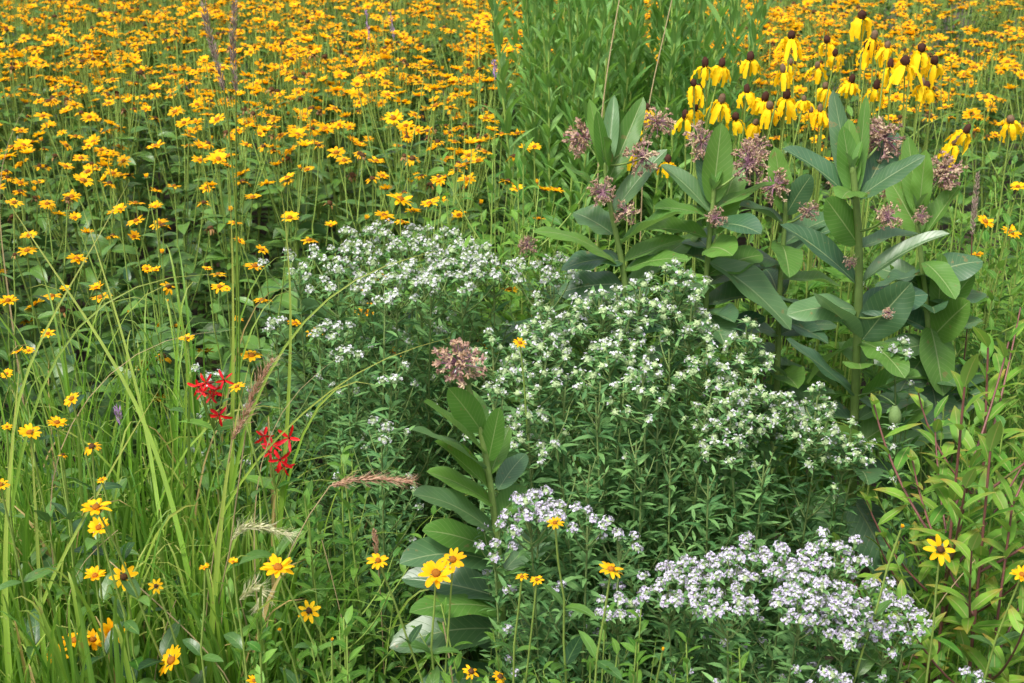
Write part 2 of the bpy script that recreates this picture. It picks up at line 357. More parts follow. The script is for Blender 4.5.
def px_of(p):
    p_ = R(PITCH); d = np.array(p) - np.array((0, 0, CAM_H))
    f = d[1] * math.cos(p_) - d[2] * math.sin(p_); u = d[1] * math.sin(p_) + d[2] * math.cos(p_)
    return 512 + FPX * d[0] / f, 341.5 - FPX * u / f

def zone(x, y):
    px, py = px_of((x, y, 1.15)); return px, py
field = []
sp = .19
yy = 3.0
while yy < 9.6:
    half = .40 * yy + .55
    for xx in np.arange(-half, half, sp):
        x = xx + U(-.08, .08); y = yy + U(-.08, .08)
        px, py = px_of((x, y, 1.15))
        # open places: the milkweed and coneflower ground at right, the willow-leaved stand at top centre
        if px > 470 and y < 3.3 + (px - 470) * .0020: continue
        if px > 560 and y < 4.15: continue
        if 480 < px < 760 and 3.9 < y < 5.3: continue
        if px > 740 and y < 4.3: continue
        if px > 740 and U(0, 1) < .3: continue
        field.append((y, x, px))
    yy += sp * .95
field.sort()
NFIELD = 215
def zone_label(px, y):
    if px > 620: a_ = 'behind the lemon coneflowers' if px < 900 else 'near the right edge behind the coneflowers'
    elif px < 110: a_ = 'at the left edge'
    elif px < 215: a_ = 'just left of the tall purplish plumes'
    elif px < 330: a_ = 'just right of the tall purplish plumes'
    elif px < 430: a_ = 'behind the middle of the white mint'
    else: a_ = 'beside the willow-leaved stalks'
    b_ = 'front row' if y < 3.5 and px < 600 else 'second rows' if y < 4.0 else 'middle rows' if y < 4.7 else 'back rows'
    return "false sunflower in the field's %s, %s" % (b_, a_)
inside = [q for q in field if -40 < q[2] < 1064]
chosen = set(inside[:NFIELD])
rest = [q for q in field if q not in chosen]
for y, x, px in inside[:NFIELD]:
    front = y < 3.5 and px < 600
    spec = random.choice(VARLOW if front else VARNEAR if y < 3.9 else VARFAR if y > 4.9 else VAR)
    zl = zone_label(px, y)
    thing('false_sunflower', zl, 'sunflower', spec, (x, y, 0), U(0, 6.28), U(.93, 1.05) * (.97 if y > 5 else 1), 'false sunflowers, ' + zl.split("field's ")[1], lean=(rng.normal(0, .04), rng.normal(0, .04)))
# the rest of the field, farther back and beyond the sides: one mass
def append_mesh_instances(name, specs, spots, label, cat):
    store = {}
    def arrays(me):
        if me.name in store: return store[me.name]
        n = len(me.vertices); v = np.empty(n * 3, np.float32); me.vertices.foreach_get('co', v)
        f = np.empty(len(me.loops), np.int32); me.loops.foreach_get('vertex_index', f)
        u = np.empty(len(me.loops) * 2, np.float32); me.uv_layers[0].data.foreach_get('uv', u)
        r = np.empty(n, np.float32); me.attributes['rnd'].data.foreach_get('value', r)
        mi = np.empty(len(me.polygons), np.int32); me.polygons.foreach_get('material_index', mi)
        store[me.name] = (v.reshape(-1, 3), f.reshape(-1, 4), u.reshape(-1, 2), r, mi, list(me.materials)); return store[me.name]
    mats = []; vs, fs, us, rs, ms = [], [], [], [], []; off = 0
    for (x, y, s) in spots:
        base = Matrix.Translation((x, y, 0)) @ Matrix.Rotation(U(0, 6.28), 4, 'Z') @ Matrix.Scale(s, 4)
        for p in random.choice(specs):
            for me, m4 in [(p[1], p[2])] + [(q[1], p[2] @ q[2]) for q in (p[3] if len(p) > 3 else [])]:
                v, f, u, r, mi, mm = arrays(me); T = np.array(base @ m4)
                vs.append(v @ T[:3, :3].T + T[:3, 3]); fs.append(f + off); us.append(u[:]); rs.append(r); off += len(v)
                idx = []
                for q in mm:
                    if q not in mats: mats.append(q)
                    idx.append(mats.index(q))
                ms.append(np.array(idx)[mi])
    b = MB(); b.v = vs; b.f = fs; b.uv = us; b.r = rs; b.m = ms
    o = bpy.data.objects.new(name, b.build(name, mats)); COL.objects.link(o)
    o['kind'] = 'stuff'; o['label'] = label; o['category'] = cat
    return o
append_mesh_instances('flower_meadow', VARFAR, [(x, y, U(.93, 1.05)) for y, x, px in rest], 'mass of distant yellow false sunflowers filling the back of the field', 'flower field')

# ------------------------------------------------------------ sunflowers one can single out
def near_sunflower(px, py, diam, kind, label, D=None, cat='sunflower', name='false_sunflower', d=None, nleaf=3, extra=(), leafmatl='hleaf', bow=.05):
    if D is None: D = min(max(FPX * .052 / max(diam, 1) * .93, 1.75), 3.05)
    h = at(px, py, D); s = diam * np.linalg.norm(h - np.array((0, 0, CAM_H))) / FPX / .054
    s = min(max(s * .95, .3), 1.3)
    bx, by = h[0] + random.gauss(0, bow), h[1] + abs(random.gauss(0, bow)) + .02
    base = np.array((bx, by, 0.)); hr = h - base
    st = MB(); lf = MB()
    path = bez((0, 0, 0), (hr[0] * .1 + U(-.07, .07), hr[1] * .1 + U(-.03, .05), hr[2] * .6), hr, 14); path[2:-2] += rng.normal(0, .0022, (10, 3)) * (1, 1, 0); st.tube(path, .0028, .0015, 6)
    for i in range(nleaf + 3):
        zt = hr[2] * (.86 - i * .10); az = U(0, 3.14)
        P = np.array([np.interp(zt, path[:, 2], path[:, k]) for k in range(3)])
        for dd in (0, np.pi):
            L = U(.045, .07) + .012 * min(i, 4)
            lf.spray(P, az + dd, U(.1, .8), L, L * .21, droop=U(.0, .4), tilt=.2, shape='ovate', rows=6, cols=5, fold=.25, wave=.08)
    if d is None: d = (random.gauss(0, .25), random.gauss(-.25, .2), 1)
    spec = [('stem', None, I4), ('leaves', lf.build('leaves', M[leafmatl]), I4), flower_part(kind, hr, d, s)]
    for (qx, qy, qd, qk) in extra:
        h2 = at(qx, qy, D + U(-.03, .03)) - base
        p0 = path[7]; st.tube(bez(p0, p0 * .4 + h2 * .6 + np.array((0, 0, -.02)), h2, 8), .0018, .0014, 5)
        spec.append(flower_part(qk, h2, (random.gauss(0, .3), random.gauss(-.3, .2), 1), qd * np.linalg.norm(h2 + base - np.array((0, 0, CAM_H))) / FPX / .054))
    spec[0] = ('stem', st.build('stem', M['hstem']), I4)
    thing(name, label, cat, spec, base)
NS = [
 (96, 508, 33, 'fresh', 'yellow false sunflower with a frayed centre, upper of two stacked at lower left'),
 (99, 528, 26, 'cup', 'cupped yellow false sunflower directly below the frayed one at lower left'),
 (95, 576, 25, 'cup', 'upturned cupped yellow false sunflower left of the brown-tinged one'),
 (172, 661, 37, 'fresh', 'large open yellow false sunflower at the bottom edge, alone between grass blades'),
 (278, 568, 38, 'fresh', 'large yellow false sunflower on a bare stem under the pale curved seed head'),
 (378, 561, 25, 'deep', 'small round yellow false sunflower below the horizontal tan seed head'),
 (611, 570, 31, 'deep', 'deep orange false sunflower on an arching stem beside the nearest mint'),
 (555, 523, 20, 'deep', 'orange false sunflower half hidden under the pale mint heads'),
 (471, 672, 22, 'aged', 'ragged yellow false sunflower at the bottom edge, beside the milkweed foot'),
 (500, 677, 20, 'aged', 'half hidden yellow false sunflower at the bottom edge under the mint'),
 (254, 681, 17, 'fresh', 'small yellow false sunflower cut by the bottom edge'),
 (663, 650, 14, 'bud', 'closed false sunflower bud with upright yellow tips below the lavender mint'),
 (902, 527, 14, 'bud', 'yellow false sunflower bud just opening beside the dark milkweed leaf'),
 (1022, 575, 24, 'fresh', 'yellow false sunflower cut by the right edge'),
 (280, 630, 13, 'bud', 'pale yellow false sunflower bud among low leaves'),
 (332, 640, 13, 'bud', 'greenish yellow false sunflower bud beside the dark-eyed flower'),
 (233, 562, 12, 'cup', 'tiny yellow false sunflower beside the curved pale seed head'),
 (205, 568, 13, 'cup', 'tiny half closed false sunflower between the grass blades'),
 (102, 480, 10, 'deep', 'tiny orange false sunflower behind the grass above the frayed flower'),
 (72, 399, 24, 'deep', 'orange false sunflower seen from the side among left grass'),
 (57, 423, 26, 'fresh', 'ragged yellow false sunflower above the wide flat one at left'),
 (30, 433, 30, 'fresh', 'wide flat yellow false sunflower near the left edge'),
 (92, 447, 27, 'aged', 'aged golden false sunflower among the grass blades'),
 (7, 427, 13, 'fresh', 'small yellow false sunflower at the left edge beside the wide flat one'),
 (63, 455, 13, 'aged', 'small brownish false sunflower under the ragged yellow flowers'),
 (0, 485, 22, 'deep', 'orange false sunflower cut by the left edge'),
 (48, 334, 16, 'fresh', 'yellow false sunflower against the dark foliage above the row of three'),
 (35, 305, 23, 'fresh', 'yellow false sunflower with spread rays near left edge, upper tier'),
 (8, 301, 20, 'fresh', 'yellow false sunflower almost cut by the left edge, upper tier'),
 (63, 310, 19, 'wilt', 'wilted brown false sunflower head beside the spread one at left'),
 (97, 288, 17, 'cup', 'yellow cupped false sunflower alone above dark leaves'),
 (66, 289, 12, 'cup', 'small yellow false sunflower left of the cupped one'),
 (147, 269, 12, 'fresh', 'left flower of a close yellow pair above dark leaves'),
 (156, 270, 12, 'cup', 'right flower of a close yellow pair above dark leaves'),
 (168, 287, 20, 'aged', 'fading golden false sunflower with a large brown disc'),
 (128, 312, 8, 'bud', 'small orange ball-like false sunflower bud over dark leaves'),
 (168, 301, 9, 'bud', 'small orange bud right beneath the fading golden flower'),
 (207, 269, 12, 'fresh', 'yellow false sunflower beneath the arching grass, upper left middle'),
 (239, 241, 14, 'fresh', 'yellow false sunflower beside the tallest bright green stalk'),
 (134, 237, 15, 'cup', 'yellow cupped false sunflower above the arched blade'),
 (29, 236, 18, 'fresh', 'yellow false sunflower topmost in the left edge group'),
 (27, 251, 20, 'deep', 'orange false sunflower directly below the topmost left one'),
 (15, 255, 12, 'wilt', 'withered brown head at the left edge group'),
 (187, 339, 18, 'fresh', 'yellow false sunflower facing away above the red flowers'),
 (227, 289, 8, 'fresh', 'tiny yellow false sunflower left of the green stalk'),
 (238, 319, 12, 'deep', 'orange false sunflower right behind the green stalk'),
 (7, 374, 13, 'fresh', 'leftmost flower in the low row of three small yellow ones'),
 (18, 352, 14, 'fresh', 'middle flower in the row of three small yellow ones'),
 (29, 351, 12, 'fresh', 'rightmost flower in the row of three small yellow ones'),
 (237, 387, 22, 'deep', 'golden false sunflower seen edge-on between red flowers and seed head'),
 (262, 250, 15, 'fresh', 'yellow false sunflower at the left edge of the white mint clump'),
 (290, 218, 20, 'fresh', 'yellow false sunflower above the left end of the white mint'),
 (400, 200, 30, 'fresh', 'double yellow false sunflower above the middle of the white mint'),
 (83, 181, 23, 'fresh', 'yellow false sunflower standing in front of the field at upper left'),
 (75, 218, 15, 'cup', 'small yellow false sunflower in front of dark leaves at upper left'),
 (120, 210, 16, 'cup', 'cupped yellow false sunflower in front of dark leaves, upper left'),
 (14, 203, 18, 'deep', 'orange false sunflower at the left edge in front of the field'),
 (520, 343, 15, 'deep', 'small orange false sunflower poking out of the budding mint'),
 (1011, 233, 21, 'fresh', 'yellow false sunflower near the right edge above the reddish stems'),
 (978, 255, 15, 'fresh', 'small yellow false sunflower below the rightmost pink umbel'),
 (985, 222, 19, 'fresh', 'yellow false sunflower above the small one near the right edge'),
 (1018, 187, 16, 'fresh', 'yellow false sunflower at the right edge under the leafy weeds'),
 (384, 428, 10, 'aged', 'tiny yellow-brown flower tucked in a low white mint head'),
]
for a in NS:
    D = None
    if a[1] < 350 and a[0] < 300: D = U(2.85, 3.0)
    elif a[1] < 260: D = 3.0
    if a[0] > 950 and a[1] < 300: D = 3.0
    if 385 < a[1] < 460: a = (a[0], a[1], a[2] * .8) + a[3:]
    if a[1] > 480: a = (a[0], a[1], a[2] * .93) + a[3:]
    if a[0] == 520: D = 2.15
    if a[1] > 480: D = U(1.70, 1.78)
    elif a[1] > 385 and a[0] < 300: D = U(1.85, 2.0)
    elif a[1] > 330 and a[0] < 300: D = U(2.3, 2.5)
    near_sunflower(*a[:5], D=D)
near_sunflower(436, 574, 36, 'fresh', 'yellow false sunflower with a second smaller flower on a forked stem', extra=((453, 560, 27, 'deep'),), D=1.78)
near_sunflower(75, 641, 30, 'fresh', 'cluster of three orange false sunflowers at lower left corner', extra=((56, 655, 27, 'deep'), (93, 640, 22, 'fresh')), D=1.8)
near_sunflower(112, 633, 30, 'fresh', 'tilted false sunflower with browning rays, right of the cluster of three', d=(.7, -.5, .5), D=1.82)
near_sunflower(522, 577, 15, 'deep', 'pair of small orange flowers left of the mint stem', extra=((537, 580, 15, 'deep'),), D=1.78)
# dark-eyed ones
for a in [(309, 611, 23, 'dark-eyed small yellow flower among the low weeds at bottom'), (940, 550, 30, 'dark-eyed yellow flower with five open rays against the reddish stems'),
          (156, 586, 15, 'small dark-eyed flower facing left between grass blades'), (124, 577, 27, 'narrow rayed yellow flower beside a dry diagonal stalk')]:
    near_sunflower(a[0], a[1], a[2], 'susan', a[3], name='black_eyed_susan', cat='black-eyed susan', d=(.1, -.8, .75), D=1.78, leafmatl='weed')

# ------------------------------------------------------------ drooping coneflowers
def cone_head(grey=False):
    a = MB(); b = MB()
    n = random.choice((6, 8, 9, 11)); az = np.linspace(0, 2 * np.pi, n, endpoint=False) + rng.normal(0, .22, n)
    d = np.stack([np.cos(az), np.sin(az), np.zeros(n)], -1); L = U(.024, .044, n)[:, None]
    P0 = d * .006; P1 = d * U(.015, .024, n)[:, None] + np.stack([np.zeros(n), np.zeros(n), U(-.006, .005, n)], -1); P2 = d * (U(.009, .034, n)[:, None]) + np.array((0, 0, -1)) * L + rng.normal(0, .003, (n, 3))
    a.leaves(P0, P1, P2, U(.0050, .0080, n), d + np.array((0, 0, .4)) + rng.normal(0, .35, (n, 3)), shape='droopet', rows=7, cols=5, fold=.25, wave=.35)
    az = np.linspace(0, 6.28, 7)[:-1]
    a.spray(np.zeros((6, 3)), az, -.4, .012, .0018, droop=.2, shape='lance', rows=2, cols=3, mat=1)
    ck = U(.75, 1.15); b.blob((0, 0, .010 * ck), .0082 * U(.85, 1.08), .0125 * ck, 12, 10, bump=.08)
    return a.build('flower', [M['lemon'], M['hleaf']]), b.build('cone', M['conegrey' if grey else 'cone'])
CH = [cone_head() for _ in range(10)]; CHG = [cone_head(True) for _ in range(8)]
CF = [(862, 13, 1.15, 0, 'tallest one, topmost in the cluster'), (791, 33, 1.0, 0, 'top left of the cluster, dark cone'), (827, 37, 1.0, 0, 'beside its twin at the top, right of the top left one'),
 (835, 50, .85, 0, 'just below and right of the top pair'), (817, 62, .85, 1, 'small grey cone, below the top pair'), (790, 59, .9, 1, 'small grey cone under the top left one'),
 (783, 67, .8, 1, 'smallest grey cone at far left of the upper group'), (786, 93, 1.1, 0, 'big dark cone low at left of the cluster, beside the milkweed tip'),
 (811, 107, .8, 1, 'left of three little grey cones in a row'), (820, 106, .75, 1, 'middle of three little grey cones in a row'), (829, 112, .7, 1, 'right of three little grey cones in a row'),
 (874, 33, .9, 1, 'grey cone right below the tallest one'), (879, 46, 1.1, 0, 'long petals in the middle of the crowd'), (867, 43, 1.0, 0, 'half hidden behind the long petalled one'),
 (887, 42, .85, 1, 'grey cone on the right of the long petalled one'), (890, 62, .95, 0, 'overlapped by its right neighbour in the crowd'), (905, 59, 1.15, 0, 'large flower at the centre of the right crowd'),
 (911, 53, .7, 1, 'small cone peeking behind the large crowd flower'), (921, 46, 1.15, 0, 'highest in the right crowd'), (934, 58, 1.1, 0, 'rightmost of the crowd'),
 (926, 84, 1.0, 0, 'hanging lowest below the right crowd'), (922, 80, .7, 1, 'small grey cone touching the lowest one'), (876, 83, 1.05, 0, 'beside the long upright milkweed leaf'),
 (851, 77, .95, 0, 'above the milkweed tip, left of the upright leaf'), (825, 83, .85, 1, 'between the three grey cones and the crowd'), (804, 95, .7, 1, 'tiny one right of the big low dark cone'),
 (965, 127, 1.1, 0, 'upper of the tilted pair apart at right'), (953, 139, 1.0, 1, 'lower of the tilted pair apart at right'), (1011, 117, 1.0, 1, 'alone near the right edge'),
 (770, 103, .95, 1, 'left of the big low dark cone'), (705, 61, .95, 0, 'left one of the small high pair'), (721, 61, 1.0, 0, 'right one of the small high pair'), (750, 55, 1.0, 0, 'alone and highest of the left group'),
 (694, 80, .9, 0, 'upper of the three stacked at far left'), (698, 87, .9, 0, 'middle of the three stacked at far left'), (695, 105, .85, 0, 'lowest of the three stacked at far left'),
 (747, 87, 1.0, 0, 'directly below the lone highest of the left group'), (764, 95, 1.05, 0, 'close beside the milkweed umbel top, dark cone'), (685, 113, .95, 0, 'above the milkweed leaf at far left'),
 (647, 104, .9, 0, 'half behind the leftmost milkweed leaves'), (721, 97, 1.2, 1, 'wide one in the middle of the left group'), (735, 114, .95, 0, 'right under the wide one of the left group'), (755, 119, .75, 1, 'small one under the dark cone beside the umbel'),
 (637, 124, .9, 0, 'hidden by the leftmost milkweed leaves'), (668, 157, .9, 0, 'seen low between two milkweed umbels'), (630, 148, .8, 0, 'lowest at left, behind a pink umbel')]
for i, (px, py, s, gr, l) in enumerate(CF):
    D = U(3.05, 3.3); h = at(px, py + 6, D); base = np.array((h[0] + random.gauss(0, .05), h[1] + random.gauss(0.03, .05), 0.)); hr = h - base
    st = MB(); lf = MB(); path = bez((0, 0, 0), (hr[0] * .05, 0, hr[2] * .6), hr, 12); st.tube(path, .0034, .0016, 6)
    for k in range(6):
        zt = hr[2] * (.2 + .09 * k); P = np.array([np.interp(zt, path[:, 2], path[:, q]) for q in range(3)]); az = U(0, 6.28)
        lf.spray(np.repeat(P[None], 5, 0), az + np.array((-.7, -.35, 0, .35, .7)), U(.2, .7), .10 - k * .006, .009, droop=.25, tilt=.15, shape='lance', rows=5, cols=3)
    me1, me2 = random.choice(CHG if gr else CH)
    d = (.4, -.1, 1) if px in (965, 953) else (random.gauss(0, .12), random.gauss(0, .12), 1)
    thing('yellow_coneflower', 'drooping lemon coneflower, ' + l, 'coneflower',
          [('stem', st.build('stem', M['hstem']), I4), ('leaves', lf.build('leaves', M['weed']), I4), ('flower', me1, mtx(hr, d, U(0, 6), s), [('cone', me2, I4)])], base, group='drooping yellow coneflowers')

# ------------------------------------------------------------ mountain mint
def mint_cluster(lav=False, green=False, n=16):
    a = MB(); b = MB()
    k = 16; az = U(0, 6.28, k); el = U(-.3, 1.3, k)
    a.blob((0, 0, .0), .0065, .0055, 8, 5, bump=.08)
    a.spray(np.zeros((k, 3)), az, el, U(.008, .012, k), .0022, droop=.1, tilt=.3, shape='lance', rows=2, cols=3, fold=.3)
    a.spray(np.array([(0, 0, -.004)] * 4), np.arange(4) * 1.57 + U(0, 1), .1, .019, .0036, droop=.2, tilt=.2, shape='lance', rows=3, cols=3, mat=1)
    n = 3 if green else n
    az = U(0, 6.28, n); el = np.arcsin(U(-.05, 1, n))
    d = np.stack([np.cos(az) * np.cos(el), np.sin(az) * np.cos(el), np.sin(el)], -1)
    for i in range(n):
        c = d[i] * U(.0075, .0115); q = np.array(rot_to(d[i] + rng.normal(0, .3, 3), U(0, 6)))
        la = np.array((0, 1.2, 2.2, 3.7)); dirs = np.stack([np.cos(la) * .9, np.sin(la) * .9, np.full(4, .45)], -1) @ q.T
        S = U(.0026, .0040)
        rn = U(0, .88, 4) if U(0, 1) < .6 else np.array((.3, .5, .97, .6))
        b.leaves(np.repeat(c[None], 4, 0), c + dirs * S * .5, c + dirs * S + q[:, 2] * -.0008, S * .42, np.repeat(q[:, 2][None], 4, 0), shape='petal', rows=2, cols=3, fold=.1, rn=rn)
    return a.build('bracts', [M['bractg' if green else 'bract'], M['mleaf']]), b.build('florets', M['mlav' if lav else 'mwhite'])
MC = {'white': [mint_cluster(n=15) for _ in range(4)], 'lav': [mint_cluster(lav=True, n=24) for _ in range(4)], 'green': [mint_cluster(green=True) for _ in range(4)] + [mint_cluster(n=7) for _ in range(4)]}
def mint_spec(kind, H=1.0, ncl=10, spread=.07):
    st = MB(); lf = MB(); spec = []
    lx, ly = random.gauss(0, .03), random.gauss(0, .03)
    main = bez((0, 0, 0), (0, 0, H * .5), (lx, ly, H), 10); st.tube(main, .0026, .0015, 5)
    def on(z): return np.array([np.interp(z, main[:, 2], main[:, q]) for q in range(3)])
    z = H * .2; k = 0; P, A, E, Ls = [], [], [], []
    while z < H * .97:
        p = on(z)
        for d in (0, np.pi):
            az = k * 1.5708 + d + rng.normal(0, .15)
            P.append(p); A.append(az); E.append(U(.05, .6)); Ls.append(U(.046, .064) * (1.1 - .35 * (z / H)))
            for _ in range(2): P.append(p); A.append(az + U(-1.1, 1.1)); E.append(U(.2, 1.)); Ls.append(U(.02, .042))
        if H * .45 < z < H * .83 and k % 2 == 0:       # leafy side shoots
            for d in (0, np.pi):
                az = k * 1.5708 + d; L = U(.04, .09) if kind in ('green', 'none') else U(.06, .13); e = p + np.array((math.cos(az) * L * .6, math.sin(az) * L * .6, L))
                br = bez(p, p * .5 + e * .5 + np.array((math.cos(az), math.sin(az), -.3)) * .01, e, 6); st.tube(br, .0014, .001, 4)
                for q in (1, 2, 3, 4, 5):
                    for dd in (0, np.pi): P.append(br[q]); A.append(az + q * 1.57 + dd); E.append(U(.3, .9)); Ls.append(U(.02, .034))
                if kind != 'none' and z > H * (.80 if kind == 'green' else .68) and U(0, 1) < .3: 
                    me1, me2 = random.choice(MC[kind]); spec.append(('flower_cluster', me1, mtx(br[-1], br[-1] - br[-2], U(0, 6), U(.6, .85)), [('florets', me2, I4)]))
        z += U(.020, .030); k += 1
    # corymb (budding ones carry their heads down a steeper dome)
    steep = kind == 'green'
    for i in range(ncl if kind != 'none' else 3):
        a = i * 2.4 + U(-.3, .3); r = spread * math.sqrt((i + .3) / ncl) * U(.85, 1.15)
        zb = H * (1 - r * (1.5 if steep else 1.0)) - .01; p = on(min(zb, H)); e = np.array((lx + math.cos(a) * r, ly + math.sin(a) * r, H + .012 - (r * 1.25 if steep else r * r * 3.5) + rng.normal(0, .012 if steep else .007)))
        br = bez(p, p * .4 + e * .6 + np.array((math.cos(a), math.sin(a), -.6)) * r * .2, e, 6); st.tube(br, .0013, .001, 4)
        for q in (2, 4):
            for dd in (0, np.pi): P.append(br[q]); A.append(a + 1.57 + dd); E.append(U(.2, .8)); Ls.append(U(.014, .026))
        if kind != 'none':
            me1, me2 = random.choice(MC[kind]); spec.append(('flower_cluster', me1, mtx(e, (br[-1] - br[-2]) * 1. + np.array((0, 0, .01)), U(0, 6), U(.7, .95) if steep else U(.75, 1.1)), [('florets', me2, I4)]))
    n = len(P); lf.spray(np.array(P), A, E, np.array(Ls), np.array(Ls) * .088 + .0010, droop=U(-.05, .3, n), tilt=.25, shape='lance', rows=3, cols=3, fold=.25)
    return [('stem', st.build('stem', M['mstem']), I4), ('leaves', lf.build('leaves', M['mleaf']), I4)] + spec
MV = {'white': [mint_spec('white', 1, random.choice((7, 8, 10)), U(.055, .08)) for _ in range(6)],
      'green': [mint_spec('green', 1, random.choice((15, 18, 20)), U(.042, .054)) for _ in range(9)],
      'lav': [mint_spec('lav', 1, random.choice((10, 11, 13)), U(.045, .065)) for _ in range(6)],
      'none': [mint_spec('none', 1) for _ in range(3)], 'few': [mint_spec('white', 1, 4, .028) for _ in range(4)], 'fewlav': [mint_spec('lav', 1, 6, .04) for _ in range(3)]}
def mint(px, py, D, kind, label, group, s=1.):
    h = at(px, py, D); sp_ = random.choice(MV[kind])
    H = h[2] / 1.0
    thing('mountain_mint', label, 'mint plant', sp_, (h[0], h[1], 0), U(0, 6.28), H, group, lean=(rng.normal(0, .012), rng.normal(0, .012)))
bl = [(300, 262, 2.9), (318, 285, 2.75), (338, 250, 2.95), (372, 238, 3.0), (400, 243, 3.0), (425, 258, 2.9), (443, 243, 3.0), (462, 272, 2.8), (482, 252, 2.95), (502, 272, 2.85), (415, 284, 2.75), (350, 268, 2.8), (395, 262, 2.85), (455, 256, 2.9), (385, 275, 2.75), (436, 270, 2.8)]
for a in bl:
    w_ = 'at its left end' if a[0] < 345 else 'at its right end' if a[0] > 440 else 'along its crest in the middle' if a[1] < 261 else 'in its middle, just below the crest'
    mint(*a, 'white', 'white flowering mint stem of the wide rear clump, ' + w_, 'rear white mint clump, stems ' + w_)
for px, py, D, l in [(368, 308, 2.6, 'white mint stem with small heads in front of the rear clump'), (344, 352, 2.6, 'short white mint stem left of centre above the tan seed head'), (360, 378, 2.45, 'white mint stem with one lit head, above the lower one left of the faded umbel'), (377, 422, 2.3, 'lowest white mint stem left of the milkweed, one head with a yellow fleck'),
    (325, 345, 2.6, 'small white mint stem among grass right of the red flowers'), (268, 338, 2.6, 'white mint stem behind the tall green stalk'), (316, 340, 2.65, 'white mint stem beside the grass, left end'), (540, 290, 2.75, 'white mint stem between the rear clump and the budding bush'), (553, 268, 2.9, 'white mint stem just under the leftmost milkweed leaves'), (528, 272, 2.9, 'white mint stem at the right end of the rear clump'),
    (930, 352, 2.5, 'lone white mint head against the big milkweed leaves at right'), (236, 382, 2.45, 'tiny white mint head beside the red flowers')]:
    mint(px, py, D, 'few' if px not in (540, 528, 553) else 'white', l, None)
ce = [(650, 272, 2.5), (628, 288, 2.45), (672, 284, 2.5), (592, 316, 2.42), (566, 312, 2.45), (610, 300, 2.48), (640, 300, 2.4), (740, 312, 2.5), (722, 335, 2.42), (650, 352, 2.25), (667, 366, 2.22), (580, 345, 2.35), (545, 352, 2.32),
      (512, 335, 2.35), (515, 362, 2.28), (528, 392, 2.2), (548, 425, 2.15), (740, 383, 2.3), (762, 394, 2.3), (716, 396, 2.25), (784, 390, 2.35), (802, 410, 2.32), (822, 422, 2.32), (775, 420, 2.22), (700, 412, 2.22), (690, 300, 2.48), (605, 325, 2.38), (500, 350, 2.3), (755, 378, 2.34), (730, 405, 2.22), (812, 398, 2.36)]
for a in ce:
    side = 'right shoulder, beside the thick milkweed stem' if a[0] > 700 else ('left side, above the front milkweed' if a[0] < 585 else 'middle, under the milkweed leaves')
    row = 'top row' if a[1] < 330 else 'second row' if a[1] < 385 else 'lower row'
    mint(*a, 'green', 'pale budding mint stem, %s of the central bush, %s' % (row, side.split(', ')[1]), 'budding mint stems, %s, %s' % (row, side.split(',')[0]))
for px, py, D in [(640, 392, 2.2), (598, 378, 2.28), (625, 400, 2.2), (570, 400, 2.25), (680, 395, 2.28), (690, 350, 2.4), (610, 340, 2.4), (560, 455, 2.15), (590, 420, 2.2), (612, 445, 2.15), (640, 440, 2.15), (665, 425, 2.18), (640, 480, 2.1), (720, 470, 2.15), (790, 470, 2.25), (680, 470, 2.12), (600, 490, 2.1), (755, 460, 2.18), (760, 510, 2.2), (820, 470, 2.3), (570, 500, 2.1)]:
    mint(px, py, D, 'none', 'flowerless leafy mint stem in the central bush, ' + ('right half' if px > 660 else 'left half'), 'flowerless mint stems in the central bush, ' + ('right half' if px > 660 else 'left half'))
fg = [(640, 603, 1.9), (672, 588, 1.88), (700, 592, 1.85), (742, 563, 1.95), (772, 553, 1.97), (805, 562, 1.93), (760, 588, 1.85), (800, 598, 1.82), (832, 606, 1.84), (862, 612, 1.84), (892, 622, 1.82), (920, 636, 1.82), (840, 630, 1.78), (780, 600, 1.8), (722, 573, 1.93), (885, 640, 1.76), (815, 585, 1.9), (745, 606, 1.8), (705, 582, 1.9)]
for a in fg:
    w_ = 'at its left end' if a[0] < 708 else 'on its peak' if a[0] < 812 and a[1] < 592 else 'below its peak' if a[0] < 842 else 'on its slope falling right'
    mint(a[0], a[1], a[2], 'lav', 'lavender-white mint stem of the dense front bank, ' + w_, 'front lavender mint bank, stems ' + w_)
for px, py, D, l in [(550, 502, 1.95, 'lavender-white mint stem with the tallest head above the orange flower'), (523, 516, 1.93, 'lavender-white mint stem at the left of the small front group'), (580, 514, 1.95, 'lavender-white mint stem at the right of the small front group'), (590, 550, 1.9, 'lavender-white mint stem with a small low head beside the arching flower stem'),
    (512, 540, 1.95, 'lavender-white mint stem low at the foot of the front milkweed'), (983, 676, 1.75, 'lavender mint head cut by the bottom edge at right'), (852, 676, 1.7, 'lavender mint head cut by the bottom edge in front of the bank')]:
    mint(px, py, D, 'fewlav' if px in (590, 512, 983, 580) else 'lav', l, None)

